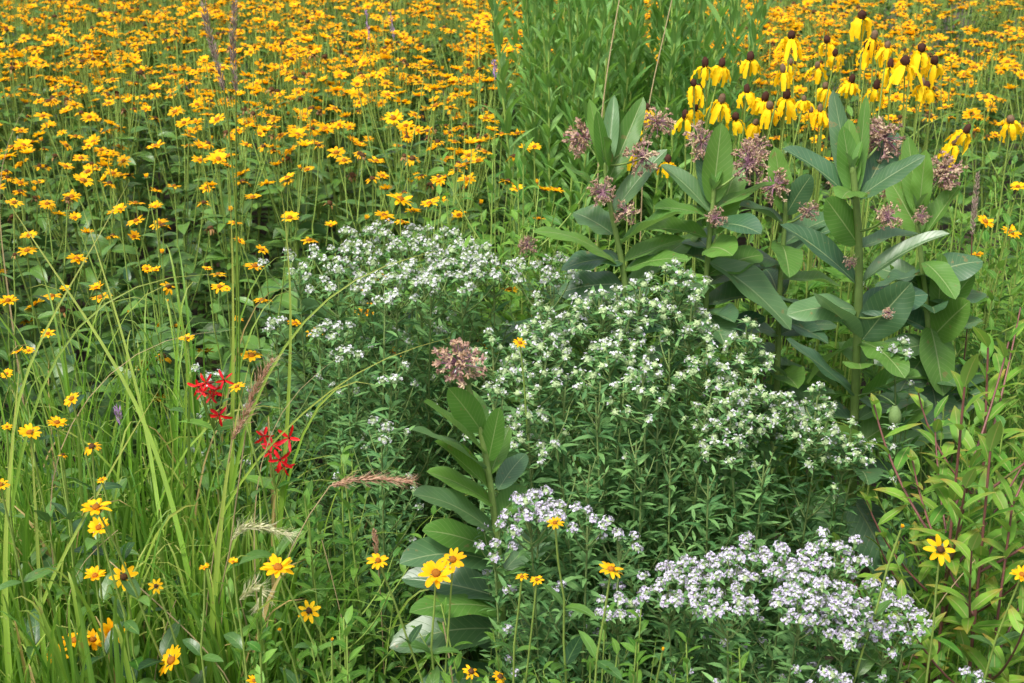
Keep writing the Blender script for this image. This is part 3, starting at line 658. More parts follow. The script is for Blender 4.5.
# ------------------------------------------------------------ milkweeds
def umbel(dense=70, mauve=.4):
    b = MB(); c = MB()
    n = dense; az = U(0, 6.28, n); el = np.arcsin(U(-.95, random.choice((.6, 1, 1)), n)); d = np.stack([np.cos(az) * np.cos(el), np.sin(az) * np.cos(el), np.sin(el)], -1)
    R_ = U(.018, .041, n)
    for i in range(n):
        b.tube(bez((0, 0, 0), d[i] * R_[i] * .5 + np.array((0, 0, .003)), d[i] * R_[i], 4), .0008, .0007, 3, rn=U(0, 1))
    e = d * R_[:, None]; k = 6
    P = np.repeat(e, k, 0); dd = nrm(np.repeat(d, k, 0) * .5 + rng.normal(0, .8, (n * k, 3)))
    LL = U(.005, .0095, n * k)[:, None]
    c.leaves(P, P + dd * LL * .5 + rng.normal(0, .001, P.shape), P + dd * LL, .0022, rng.normal(0, 1, P.shape), shape='petal', rows=2, cols=3, fold=.4, rn=np.repeat(U(0, 1, n), k))
    for i in range(0, n, 1): c.blob(e[i], .0026, .0028, 5, 3, bump=.15, rn=U(0, 1))
    return b.build('pedicels', M['pedicel']), c.build('florets', M['umbel'])
UM = [umbel(70), umbel(60), umbel(85), umbel(45), umbel(75), umbel(55)]
def milkweed(label, stem_px, D, leaves, umbels=(), pods=(), stem_r=.008, top_leaf=(), off=0.):
    """stem_px = [(x,y) from low to high]; leaves = [(bx,by,tx,ty,dD,W,raise,young/backlit)]: base and tip pixel, tip depth offset in metres"""
    pts = [at(x, y, D) for x, y in stem_px]
    foot = pts[0].copy(); foot[2] = 0; foot[0] += (pts[0][0] - pts[-1][0]) * .5
    base = foot.copy(); ctrl = np.array([foot] + pts) - base
    tt = np.linspace(0, 1, len(ctrl)); ts = np.linspace(0, 1, 16); path = np.stack([np.interp(ts, tt, ctrl[:, k]) for k in range(3)], -1)
    for _ in range(2): path[1:-1] = path[1:-1] * .5 + .25 * (path[:-2] + path[2:])
    st = MB(); st.tube(path, stem_r, stem_r * .55, 8)
    st.blob(path[-1], stem_r * .6, stem_r * 1.3, 8, 5)
    spec = [('stem', st.build('stem', M['milkstem']), I4)]
    for k_ in range(4):
        lf = MB(); a_ = k_ * 1.57 + U(0, .8); lf.spray(path[-1] - np.array((0, 0, .004)), a_, U(.9, 1.3), U(.035, .06), .009, droop=-.05, tilt=.1, shape='ellip', rows=6, cols=5, fold=.4)
        spec.append(('leaf', lf.build('leaf', M['milky']), I4))
    for (bx, by, tx, ty, dD, W, rs, yg) in leaves:
        if U(0, 1) < .3: yg = 1  # random older leaves get the painted backlit colour too
        tx += U(-4, 4); ty += U(-4, 4)
        p0 = at(bx, by, D) - base; p2 = at(tx, ty, D + dD) - base; L = np.linalg.norm(p2 - p0)
        mid = (p0 + p2) / 2 + np.array((0, 0, rs * L)); side = p2 - p0
        N = np.array((0, -.25, 1.)) if abs(side[2]) < .75 * L else nrm(np.array((-side[0] * .5, -.9 if dD >= 0 else -.6, .45)))
        N = N + rng.normal(0, .16, 3)
        lf = MB(); lf.leaves(p0, mid, p2, W, N, shape='ellip', rows=16, cols=9, fold=U(.05, .45), wave=U(.06, .17), wfreq=U(1.2, 2.6), curl=U(-.28, .15), rn=np.array([U(0, 1)]))
        spec.append(('leaf', lf.build('leaf', M['milky' if yg else 'milk']), I4))
    for (x, y, dD, s) in umbels:
        c = at(x, y, D + dD) - base; j = path[np.argmin(np.abs(path[:, 2] - (c[2] - .03)))]
        if np.linalg.norm(j - c) < .012: j = j + np.array((0, 0, -.03))
        b = MB(); b.tube(bez(j, (j + c) / 2 + np.array((0, 0, -.012)), c, 7), .0026, .002, 5)
        me1, me2 = random.choice(UM); d = nrm(c - j + np.array((0, -.02, .02)))
        spec.append(('flower_stalk', b.build('flower_stalk', M['milkstem']), I4, [('pedicels', me1, mtx(c, d, U(0, 6), s)), ('florets', me2, mtx(c, d, 0, s))][:1]))
        # florets share the umbel's frame
        sp0 = spec[-1][3][0][2]; spec[-1][3].append(('florets', me2, sp0))
    for (x, y, dD, s) in pods:
        c = at(x, y, D + dD) - base; b = MB(); th = np.linspace(0, 1, 9)
        pt = np.stack([th * .004, th * 0, -.045 * th], -1) * s + c
        b.tube(pt, .011 * s * np.sin(np.pi * (th * .9 + .06)) ** .8 + .0006, 0, 10); j = path[np.argmin(np.abs(path[:, 2] - (c[2] - .05)))]
        b.tube(bez(j, (j + c) / 2 + np.array((0, 0, .03)), c, 7), .002, .0016, 5)
        spec.append(('seed_pod', b.build('seed_pod', M['pod']), I4))
    thing('milkweed', label, 'milkweed', spec, base)
def auto_leaves(sx, ylist, L, seed):
    r = np.random.default_rng(seed); out = []
    for i, y in enumerate(ylist):
        a = r.uniform(0, .6) + (1.57 if i % 2 else 0)
        for sgn in (1, -1):
            dx = math.cos(a) * L * sgn * r.uniform(.85, 1.1); dD = math.sin(a) * sgn * L / 560
            out.append((sx, y, sx + dx, y - r.uniform(.15, .6) * L + (dD < 0) * .55 * L, dD, r.uniform(.032, .042), r.uniform(.08, .22), 0))
    return out
# the tall one with the thick stem
milkweed('tallest milkweed with a thick pale stem, standing right of the central mint bush', [(852, 535), (853, 440), (858, 330), (860, 250), (856, 200), (853, 170)], 2.55, [
 (856, 205, 818, 205 - 2, -.03, .0, 0, 1)][:0] + [
 (855, 200, 842, 122, .02, .024, .0, 1), (857, 198, 838, 200, -.16, .03, .15, 1), (856, 195, 868, 98, .05, .014, .0, 0), (852, 195, 833, 92, .06, .022, .02, 0), (858, 198, 922, 158, -.02, .028, .05, 0), (852, 200, 784, 150, .03, .026, .12, 0),
 (860, 200, 895, 130, .12, .028, .05, 0), (852, 190, 845, 118, .04, .02, .02, 1),
 (858, 244, 822, 198, -.02, .034, .02, 1), (860, 248, 925, 232, .07, .03, .1, 0), (858, 285, 782, 226, .05, .03, .1, 0), (862, 282, 948, 236, .0, .022, .14, 0),
 (858, 338, 812, 292, -.08, .040, .06, 0), (862, 340, 914, 282, -.03, .044, .05, 0), (862, 342, 908, 380, -.12, .036, .2, 1), (857, 345, 805, 385, .1, .035, .2, 0),
 (856, 395, 785, 335, -.06, .030, .02, 0), (860, 398, 925, 376, -.05, .034, .15, 0), (860, 400, 930, 440, .1, .036, .15, 0),
 (854, 445, 826, 425, -.14, .032, .12, 0), (858, 445, 932, 402, .03, .042, .1, 0), (856, 450, 878, 442, .16, .04, .1, 0),
 (853, 500, 900, 592, -.1, .046, .1, 0), (852, 505, 800, 520, .08, .042, .15, 0), (855, 475, 915, 485, .14, .042, .12, 0), (853, 520, 826, 560, .12, .04, .1, 0), (854, 465, 905, 520, .05, .04, .1, 0)] + auto_leaves(857, [540, 470, 420, 365, 310], 72, 25),
 umbels=[(884, 138, .06, 1.15), (846, 178, .1, .9), (888, 217, -.06, .62), (850, 262, -.05, .35), (889, 313, -.12, .3)], pods=[(895, 405, -.08, 1.1)], stem_r=.0105)
milkweed('milkweed with a faded tan and mauve umbel, front one left of the mint bush', [(505, 683), (500, 560), (490, 480), (480, 425), (468, 385)], 1.98, [
 (482, 432, 446, 390, -.05, .022, .05, 1), (484, 430, 470, 388, .05, .018, .0, 1), (486, 455, 424, 404, -.06, .026, .06, 1), (486, 470, 414, 428, -.1, .022, .1, 0), (490, 475, 512, 428, .05, .02, .05, 1),
 (494, 505, 426, 470, -.05, .026, .1, 1), (492, 492, 432, 438, -.04, .024, .08, 1), (497, 552, 420, 528, -.04, .028, .12, 1), (503, 610, 408, 615, -.1, .032, .14, 1), (488, 462, 500, 405, -.02, .018, .0, 1), (500, 575, 548, 548, .05, .028, .12, 1), (495, 520, 532, 490, .06, .024, .1, 1), (496, 535, 412, 497, -.12, .026, .14, 0), (498, 490, 526, 452, .1, .018, .1, 0),
 (502, 565, 398, 560, -.06, .034, .22, 0), (502, 598, 400, 582, .03, .036, .08, 0), (505, 570, 560, 520, .1, .032, .1, 0),
 (506, 630, 392, 648, -.04, .038, .16, 0), (506, 655, 430, 600, .1, .036, .1, 0), (506, 640, 575, 610, .08, .036, .1, 0), (508, 680, 420, 690, -.05, .036, .2, 0)],
 umbels=[(460, 364, -.02, 1.0)], stem_r=.0075)

milkweed('milkweed with three pink umbels, second from the left in the row', [(705, 330), (706, 290), (708, 250), (712, 215), (714, 190)], 2.85, [
 (712, 205, 722, 122, .03, .032, .0, 1), (710, 212, 662, 168, .04, .026, .1, 0), (714, 210, 772, 182, .05, .03, .1, 0), (710, 218, 656, 205, -.06, .032, .12, 1), (714, 225, 760, 232, -.1, .034, .15, 0),
 (708, 238, 640, 228, .0, .03, .12, 0), (712, 236, 738, 160, .1, .034, .05, 0), (707, 262, 655, 250, .1, .04, .1, 0), (709, 262, 790, 330, -.05, .042, .15, 0), (707, 275, 760, 255, .05, .042, .12, 0),
 (706, 300, 650, 330, .05, .042, .15, 0), (707, 305, 770, 300, .1, .044, .1, 0), (706, 310, 730, 350, -.12, .04, .1, 0), (706, 330, 790, 375, .03, .045, .1, 0), (706, 335, 640, 370, .1, .045, .1, 0), (708, 200, 700, 140, .1, .02, .0, 0)] + auto_leaves(708, [345, 315, 285, 248], 62, 21),
 umbels=[(702, 142, .05, 1.0), (749, 163, .0, 1.0), (716, 218, -.03, .55)], stem_r=.008)
milkweed('leftmost milkweed of the row, with upright tip leaves and four pink umbels', [(628, 320), (624, 270), (614, 225), (607, 190), (605, 165)], 2.8, [
 (606, 172, 588, 100, .03, .018, .0, 1), (606, 172, 600, 108, -.02, .014, .0, 1), (608, 175, 604, 136, -.06, .026, .0, 1), (607, 170, 616, 98, .08, .018, .0, 0), (608, 182, 646, 94, .1, .026, .0, 1),
 (606, 200, 558, 164, -.03, .024, .1, 1), (612, 215, 668, 148, .05, .028, .1, 0), (614, 235, 572, 215, .05, .04, .1, 0), (620, 245, 680, 210, -.04, .03, .1, 1),
 (622, 268, 532, 232, -.1, .028, .2, 0), (624, 270, 690, 262, -.06, .03, .15, 0), (622, 285, 560, 292, .0, .042, .12, 0), (626, 292, 700, 230, .12, .04, .1, 1), (625, 310, 560, 340, .06, .04, .12, 0), (628, 310, 680, 330, .06, .042, .12, 0)] + auto_leaves(624, [330, 300, 262], 62, 22),
 umbels=[(584, 137, .05, 1.05), (643, 157, -.03, 1.05), (603, 192, -.05, .75), (627, 212, -.02, .75), (656, 122, .12, .9)], stem_r=.008)
milkweed('milkweed with its umbel beside the centre of the row, behind the thick stem', [(777, 400), (778, 340), (780, 280), (784, 235), (786, 200)], 2.95, [
 (786, 215, 776, 150, .03, .026, .0, 1), (786, 215, 812, 178, -.03, .026, .08, 0), (784, 225, 735, 205, .0, .03, .1, 0), (782, 245, 792, 280, -.14, .036, .15, 1), (783, 245, 835, 215, .08, .034, .1, 0),
 (780, 270, 720, 262, .04, .038, .12, 0), (781, 280, 845, 285, .05, .04, .12, 0), (779, 310, 735, 275, -.05, .042, .1, 0), (779, 320, 830, 345, -.03, .042, .12, 0), (778, 350, 725, 375, .05, .042, .12, 0), (778, 365, 835, 385, .1, .042, .12, 0), (778, 390, 740, 420, .05, .045, .1, 0)] + auto_leaves(779, [410, 375, 335, 300, 262], 62, 23),
 umbels=[(774, 186, .0, .95), (808, 211, -.04, .6), (757, 148, .12, .8)], stem_r=.008)
milkweed('milkweed on the right with pale upright young leaves, beside the thick stem', [(936, 400), (930, 350), (926, 300), (920, 250), (916, 210)], 2.85, [
 (918, 215, 905, 140, .05, .024, .0, 0), (918, 218, 925, 150, .0, .022, .0, 1), (920, 235, 890, 180, .05, .034, .05, 1), (922, 240, 958, 185, .05, .03, .05, 0), (924, 262, 955, 300, -.08, .034, .15, 0),
 (938, 316, 944, 252, .0, .022, .0, 1), (938, 318, 976, 270, .03, .026, .02, 1), (936, 315, 915, 262, .03, .03, .0, 1), (930, 340, 970, 300, -.05, .042, .05, 1), (928, 330, 880, 315, .1, .042, .1, 0),
 (932, 365, 972, 400, .06, .042, .12, 0), (932, 375, 890, 372, -.02, .04, .1, 0), (934, 395, 985, 370, .12, .04, .1, 0), (934, 398, 900, 440, .03, .042, .1, 0),
  (928, 300, 985, 290, .05, .036, .1, 0), (926, 290, 872, 268, .08, .038, .12, 0), (930, 350, 890, 410, -.05, .04, .15, 0), (932, 385, 945, 455, -.1, .044, .12, 0), (930, 325, 945, 395, -.08, .042, .12, 0), (924, 270, 900, 330, .1, .038, .1, 0)] + auto_leaves(929, [420, 380, 345, 310, 275], 62, 24),
 umbels=[(943, 172, .05, 1.1), (893, 190, .12, .8), (922, 215, -.03, .5)], stem_r=.008)
milkweed('half hidden milkweed behind the white mint, with a small pink umbel', [(560, 400), (562, 330), (560, 290)], 2.95, auto_leaves(560, [400, 365, 330, 300], 70, 4), umbels=[(528, 246, .05, .6)], stem_r=.007)
milkweed('low milkweed shoots with broad dark leaves at the foot of the thick stem', [(880, 640), (882, 560), (880, 480), (876, 440)], 2.75, auto_leaves(880, [600, 560, 520, 480, 450], 85, 9), stem_r=.007)

# ------------------------------------------------------------ willow-leaved stalks at top centre
def stalk_spec(H=1.0, L=.085, W=.0074, step=.0115, z0=.25, leafm='tall', stemm='hstem', el=(.6, 1.15), taper=.5, r=.0034, branches=0, droop=(0, .3), bend=.04, rows=5):
    st = MB(); lf = MB(); lx, ly = random.gauss(0, bend), random.gauss(0, bend)
    main = bez((0, 0, 0), (0, 0, H * .5), (lx, ly, H), 10); st.tube(main, r, r * .4, 6)
    paths = [(main, z0, 1.)]
    for b in range(branches):
        zb = H * U(.45, .82); p = np.array([np.interp(zb, main[:, 2], main[:, q]) for q in range(3)]); a = b * 2.4 + U(0, .6); Lb = U(.18, .32) * H
        e = p + np.array((math.cos(a) * Lb * .6, math.sin(a) * Lb * .6, Lb * .75)); br = bez(p, p * .5 + e * .5 + np.array((math.cos(a), math.sin(a), -.6)) * .03, e, 9)
        st.tube(br, r * .55, r * .3, 5); paths.append((br, .15, .75))
    for path, s0, sc in paths:
        seg = np.linalg.norm(path[-1] - path[0]); n = max(int(seg * (1 - s0) / step), 3); t = np.linspace(s0, 1, n)
        P = np.stack([np.interp(t, np.linspace(0, 1, len(path)), path[:, q]) for q in range(3)], -1)
        az = np.arange(n) * 2.4 + U(0, 1); f = (t - s0) / (1 - s0)
        LL = L * sc * (1 - taper * f ** 2) * U(.85, 1.12, n)
        lf.spray(P, az, U(el[0], el[1], n) + .35 * f ** 3, LL, W * sc * (1 - taper * .6 * f), droop=U(droop[0], droop[1], n), tilt=.18, shape='lance', rows=rows, cols=3, fold=.25, wave=.05)
    return [('stem', st.build('stem', M[stemm]), I4), ('leaves', lf.build('leaves', M[leafm]), I4)]
WV = [stalk_spec() for _ in range(6)]
for i in range(100):
    px = U(518, 735); D = U(4.0, 5.1); y0 = U(-70, 5) if px < 735 else U(10, 50)
    h = at(px, y0 + (600 - px) * .05 * (px > 640), D)
    w_ = ('left, beside the yellow field' if px < 590 else 'right, beside the lemon coneflowers' if px > 670 else 'middle, above the leftmost milkweed'); f_ = 'front' if D < 4.4 else 'back'
    thing('willow_leaved_stalk', 'flowerless willow-leaved green stalk, %s of the stand, %s' % (f_, w_), 'green stalk', random.choice(WV), (h[0], h[1], 0), U(0, 6.28), h[2], 'willow-leaved stalks, %s %s' % (f_, w_.split(',')[0]), lean=(rng.normal(0, .03), rng.normal(0, .04)))

# ------------------------------------------------------------ right side weeds with reddish stems
PV = [stalk_spec(1, .095, .0128, .021, .2, 'pleaf', 'pstem', (.25, .9), .35, .0042, 6, (.0, .35), .05, 6) for _ in range(4)]
for px, py, D, l in [(978, 375, 2.1, 'red-stemmed leafy weed, tallest and nearest at the right edge'), (1008, 440, 2.0, 'red-stemmed leafy weed at the lower right edge'), (1020, 350, 2.3, 'red-stemmed leafy weed cut by the right edge, behind the tallest'),
                     (960, 455, 2.15, 'short red-stemmed weed with red-tipped leaves beside the dark-eyed flower'), (1015, 520, 1.9, 'low red-stemmed weed at the bottom right corner')]:
    h = at(px, py, D); thing('red_stemmed_weed', l, 'weed', random.choice(PV), (h[0], h[1], 0), U(0, 6.28), h[2])
GV = [stalk_spec(1, .06, .0085, .020, .25, 'weed', 'hstem', (.2, .9), .4, .003, 4, (.0, .4), .04, 4) for _ in range(6)]
GD = [stalk_spec(1, .075, .016, .026, .15, 'weedd', 'hstem', (.1, .8), .3, .0032, 4, (.0, .5), .04, 5) for _ in range(4)]
def weeds(n, xr, yr, Dr, specs, label, group, hmul=(1, 1)):
    for i in range(n):
        px, py, D = U(*xr), U(*yr), U(*Dr); h = at(px, py, D)
        thing('leafy_weed', label, 'weed', random.choice(specs), (h[0], h[1], 0), U(0, 6.28), max(h[2], .25), group, lean=(rng.normal(0, .05), rng.normal(0, .05)))
weeds(30, (965, 1070), (190, 330), (2.9, 3.6), GV, 'bright green leafy weed at the right edge behind the red stems', 'green weeds at the right edge')
weeds(26, (740, 1050), (110, 200), (3.4, 4.3), GV, 'green leafy weed between the coneflower stems', 'green weeds among the coneflowers')
weeds(26, (955, 1060), (360, 600), (2.1, 2.6), GV, 'bright green leafy weed below the red stems at right', 'green weeds at the lower right')
weeds(18, (450, 600), (130, 250), (3.05, 3.6), GV, 'light green weed between the field and the milkweed row', 'light green weeds by the field edge')
weeds(14, (285, 370), (470, 640), (1.95, 2.4), GV, 'light green branching weed under the tan seed heads', 'light green weeds under the seed heads')
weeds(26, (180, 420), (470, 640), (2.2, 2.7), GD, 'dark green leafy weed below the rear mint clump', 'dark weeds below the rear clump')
weeds(18, (200, 620), (600, 685), (1.7, 1.95), GV, 'low green weed along the bottom edge', 'low weeds along the bottom edge')
weeds(22, (560, 1000), (640, 690), (1.75, 2.1), GV, 'low green weed around the lavender mint bank', 'low weeds around the front bank')
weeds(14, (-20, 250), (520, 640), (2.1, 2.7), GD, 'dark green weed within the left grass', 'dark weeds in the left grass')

# ------------------------------------------------------------ scarlet flowers
def red_head():
    a = MB(); b = MB()
    az = np.arange(5) * 1.2566 + rng.normal(0, .12, 5); P = np.stack([np.cos(az) * .002, np.sin(az) * .002, np.zeros(5)], -1)
    a.spray(P, az, U(-.1, .35, 5), U(.015, .024, 5), U(.0024, .0034, 5), droop=U(-.2, .6, 5), tilt=.35, shape='strap', rows=6, cols=5, fold=.3, wave=.3)
    for i in range(4): a.tube(bez((0, 0, 0), (0, 0, .006), (U(-.004, .004), U(-.004, .004), .012), 4), .0004, .0003, 3)
    th = np.linspace(0, 1, 6); b.tube(np.stack([0 * th, 0 * th, -.022 * th], -1), .0017 + .0014 * np.sin(np.pi * th), 0, 8)
    return a.build('flower', M['red']), b.build('calyx', M['calyx'])
RH = [red_head() for _ in range(8)]
def catchfly(label, fl, D, base_px):
    f0 = at(*fl[0][:2], D); bx = at(base_px[0], base_px[1], D + .05); base = np.array((bx[0], bx[1], 0.))
    top = at(*base_px, D + .03) - base; st = MB(); lf = MB()
    main = bez((0, 0, 0), (0, 0, top[2] * .5), top, 10); st.tube(main, .0032, .002, 6)
    for i in range(9):
        p = main[1 + i]
        for dd in (0, np.pi): lf.spray(p, i * 1.57 + dd, U(.3, .7), U(.05, .07), .011, droop=.2, tilt=.2, shape='lance', rows=5, cols=3)
    spec = []
    for x, y, s in fl:
        c = at(x, y, D + U(-.03, .02)) - base; st.tube(bez(top, (top + c) / 2 + np.array((0, 0, -.01)), c + np.array((0, .005, -.012)), 6), .0013, .001, 5)
        me1, me2 = random.choice(RH); spec.append(('flower', me1, mtx(c, (random.gauss(0, .4), -1, random.gauss(.5, .3)), U(0, 6), s), [('calyx', me2, I4)]))
    thing('scarlet_catchfly', label, 'red wildflower', [('stem', st.build('stem', M['hstem']), I4), ('leaves', lf.build('leaves', M['weed']), I4)] + spec, base)
catchfly('scarlet star-shaped flowers on a thin stem, upper left one of the red pair', [(206, 383, 1.), (214, 391, .9), (219, 415, 1.0), (198, 387, .8), (224, 380, .8), (211, 396, .7), (203, 392, .7)], 2.2, (214, 430))
catchfly('scarlet star-shaped flowers on a thin stem, lower right one of the red pair', [(264, 436, .95), (289, 438, 1.05), (280, 460, 1.1), (272, 445, .8), (284, 467, .8), (270, 452, .7)], 2.1, (275, 490))

# ------------------------------------------------------------ grasses
def blades(mb, n, xr, Dr, Hr, lean=.25, W=(.0022, .0045), arch=(.1, .6), bias=0.):
    for lo in range(0, n, 400):
        k = min(400, n - lo)
        D = U(*Dr, k); px = U(*xr, k); x = (px - 512) / FPX * D * 1.06
        cl = rng.integers(0, 26, k); x += rng.normal(0, .02, k)
        P0 = np.stack([x, D, np.zeros(k)], -1); H = U(*Hr, k); a = U(0, 6.28, k); A = U(*arch, k) * H
        P1 = P0 + np.stack([np.cos(a) * A * .15 + bias * .1, np.sin(a) * A * .15, H * 1.0], -1)
        P2 = P0 + np.stack([np.cos(a) * A + bias * H * .3, np.sin(a) * A * .7, H * (1 - U(*arch, k) * .45)], -1)
        mb.leaves(P0, P1, P2, U(*W, k), np.stack([-np.cos(a), -np.sin(a), np.full(k, .5)], -1) + rng.normal(0, .6, (k, 3)), shape='blade', rows=12, cols=3, fold=.4)
gbm = MB()
blades(gbm, 420, (-90, 240), (1.8, 2.75), (.62, 1.12), W=(.0022, .0048), arch=(.05, .5))
blades(gbm, 420, (-90, 240), (1.8, 2.7), (.7, 1.12), W=(.0028, .0052), arch=(.02, .2))
blades(gbm, 320, (110, 255), (1.8, 2.3), (.7, 1.08), W=(.0032, .0070), arch=(.02, .2))
blades(gbm, 430, (-90, 80), (1.65, 2.2), (.7, 1.12), W=(.0035, .0078), arch=(.02, .2))
blades(gbm, 130, (0, 215), (2.15, 2.75), (1.0, 1.32), W=(.0022, .0046), arch=(.05, .35))
blades(gbm, 240, (130, 320), (2.0, 2.7), (.5, .95))
blades(gbm, 140, (200, 620), (1.8, 2.3), (.35, .75), W=(.0018, .003))
blades(gbm, 160, (930, 1080), (2.0, 3.3), (.6, 1.05), W=(.0015, .003))
blades(gbm, 130, (430, 640), (2.9, 3.5), (.8, 1.2), W=(.0012, .0025))
blades(gbm, 130, (740, 1040), (3.2, 4.4), (.8, 1.3), W=(.0012, .0025))
k = 90; D = U(1.9, 2.7, k); x = (U(-60, 330, k) - 512) / FPX * D; z0 = U(.35, .8, k); a = U(0, 6.28, k); Lb = U(.12, .35, k)
P0 = np.stack([x, D, z0], -1); d = np.stack([np.cos(a), np.sin(a) * .5, U(-.9, -.1, k)], -1) * Lb[:, None]
gbm.leaves(P0 + np.array((0, 0, -.0)), P0 + d * .5 + np.array((0, 0, .01)), P0 + d, U(.001, .0028, k), rng.normal(0, 1, (k, 3)), shape='blade', rows=6, cols=3, fold=.5, rn=U(.95, 1, k))
o = bpy.data.objects.new('grass', gbm.build('grass', M['grass'])); COL.objects.link(o); o['kind'] = 'stuff'; o['label'] = 'bright yellow-green long grass growing up through the flowers at left'; o['category'] = 'grass'
def blade_thing(label, pts, D0, D1, W, mat='grass', name='grass_blade', r=None):
    q = [at(x, y, D0 + (D1 - D0) * i / (len(pts) - 1)) for i, (x, y) in enumerate(pts)]
    base = q[0].copy(); base[2] = 0; q = [base] + q
    q = np.array(q) - base; tt = np.linspace(0, 1, len(q)); cum = np.concatenate([[0], np.cumsum(np.linalg.norm(np.diff(q, axis=0), axis=1))]); cum /= cum[-1]
    ts = np.linspace(0, 1, 28); path = np.stack([np.interp(ts, cum, q[:, k]) for k in range(3)], -1)
    for _ in range(6): path[1:-1] = path[1:-1] * .5 + .25 * (path[:-2] + path[2:])
    b = MB()
    if r: b.tube(path, r, r * .6, 6)
    else:
        T = nrm(np.gradient(path, axis=0)); N = np.array((0, -.8, .5)); S = nrm(np.cross(T, N)); NN = np.cross(S, T); tt = ts[:, None, None]
        c = np.array((-1, 0, 1.))[None, :, None]; wd = W * SHAPES['blade'](tt); V = path[:, None] + S[:, None] * c * wd + NN[:, None] * np.abs(c) * wd * .4
        i, j = np.meshgrid(np.arange(27), np.arange(2), indexing='ij'); F = np.stack([i * 3 + j, i * 3 + j + 1, (i + 1) * 3 + j + 1, (i + 1) * 3 + j], -1).reshape(-1, 4)
        uv = np.stack(np.broadcast_arrays(c[..., 0] * .5 + .5, ts[:, None]), -1); b.add(V, F, uv, U(.45, .9))
    o = bpy.data.objects.new(name, b.build(name, M[mat])); COL.objects.link(o); o.location = base; o['label'] = label; o['category'] = 'grass blade' if not r else 'dry stalk'
    return path + base
BL = [('widest bright green blade arching from lower left up over the dark leaves to the right', [(205, 640), (185, 560), (168, 470), (130, 380), (60, 280), (0, 190)], 1.95, 2.3, .0045),
 ('tall upright bright green blade left of the rear mint clump', [(228, 660), (232, 500), (233, 380), (234, 280), (230, 190)], 2.2, 2.3, .005),
 ('tall bright green blade crossing in front of the mint clump edge', [(270, 640), (284, 480), (292, 350), (291, 235), (280, 180)], 2.1, 2.25, .0045),
 ('long thin blade arching over to the faded milkweed umbel', [(190, 600), (225, 490), (290, 420), (370, 355), (430, 333), (452, 337)], 2.05, 2.0, .0025),
 ('long thin blade curving over the white mint heads', [(215, 620), (240, 420), (300, 310), (360, 265), (420, 248), (450, 248)], 2.2, 2.3, .0035),
 ('blade arching high from the left and bending right over dark leaves', [(0, 560), (30, 400), (70, 310), (120, 276), (200, 262), (240, 275)], 2.0, 2.2, .003),
 ('steep green blade rising to the right from the left edge', [(20, 680), (12, 520), (5, 400), (60, 300), (105, 230), (130, 180)], 2.0, 2.3, .0035),
 ('green blade leaning right across the lower left flowers', [(20, 640), (45, 585), (90, 510), (120, 450), (165, 380)], 1.85, 2.0, .004),
 ('thick green blade behind the cupped flowers, leaning left', [(185, 683), (170, 600), (160, 520), (150, 430), (110, 290), (80, 200)], 1.95, 2.4, .0042),
 ('broad green blade with a red edge right of the lower left flowers', [(205, 683), (215, 600), (222, 500), (235, 410), (250, 360)], 1.85, 2.0, .006),
 ('very broad bright blade along the left border', [(8, 683), (5, 600), (4, 520), (14, 430), (20, 360)], 1.8, 1.95, .006),
 ('broad upright blade standing left of the cluster of three flowers', [(45, 683), (40, 600), (36, 500), (28, 400)], 1.85, 2.0, .005),
 ('thin blade bending left off the tall stalk beside red flowers', [(150, 620), (175, 480), (178, 400), (155, 365), (140, 390)], 2.1, 2.1, .0028),
 ('blade nodding over beside the small dark-leaf gap', [(160, 660), (182, 500), (190, 330), (180, 275), (168, 300)], 2.3, 2.3, .003)]
for l, p, d0, d1, W in BL: blade_thing(l, p, d0, d1, W * 1.3)
blade_thing('thin straw stalk slanting down to the right through the bottom left flowers', [(245, 683), (180, 625), (140, 585), (108, 560)], 1.8, 1.85, 0, 'straw', 'dry_stalk', .0016)
blade_thing('thin dry stalk rising to the left of the horizontal seed head flowers', [(60, 590), (62, 575), (90, 545), (118, 530)], 1.9, 1.9, 0, 'straw', 'dry_stalk', .0010)
blade_thing('pale dry stalk standing in front of the willow-leaved plants', [(598, 150), (603, 90), (612, 40), (623, -20)], 3.6, 3.7, 0, 'straw', 'dry_stalk', .0026)
blade_thing('second pale dry stalk leaning right of the first among willow leaves', [(645, 105), (654, 75), (664, 40), (675, -15)], 3.7, 3.8, 0, 'straw', 'dry_stalk', .0022)
blade_thing('thin upright rusty stalk below the front milkweed', [(455, 683), (451, 660), (446, 640), (443, 622)], 1.85, 1.85, 0, 'straw', 'dry_stalk', .0022)

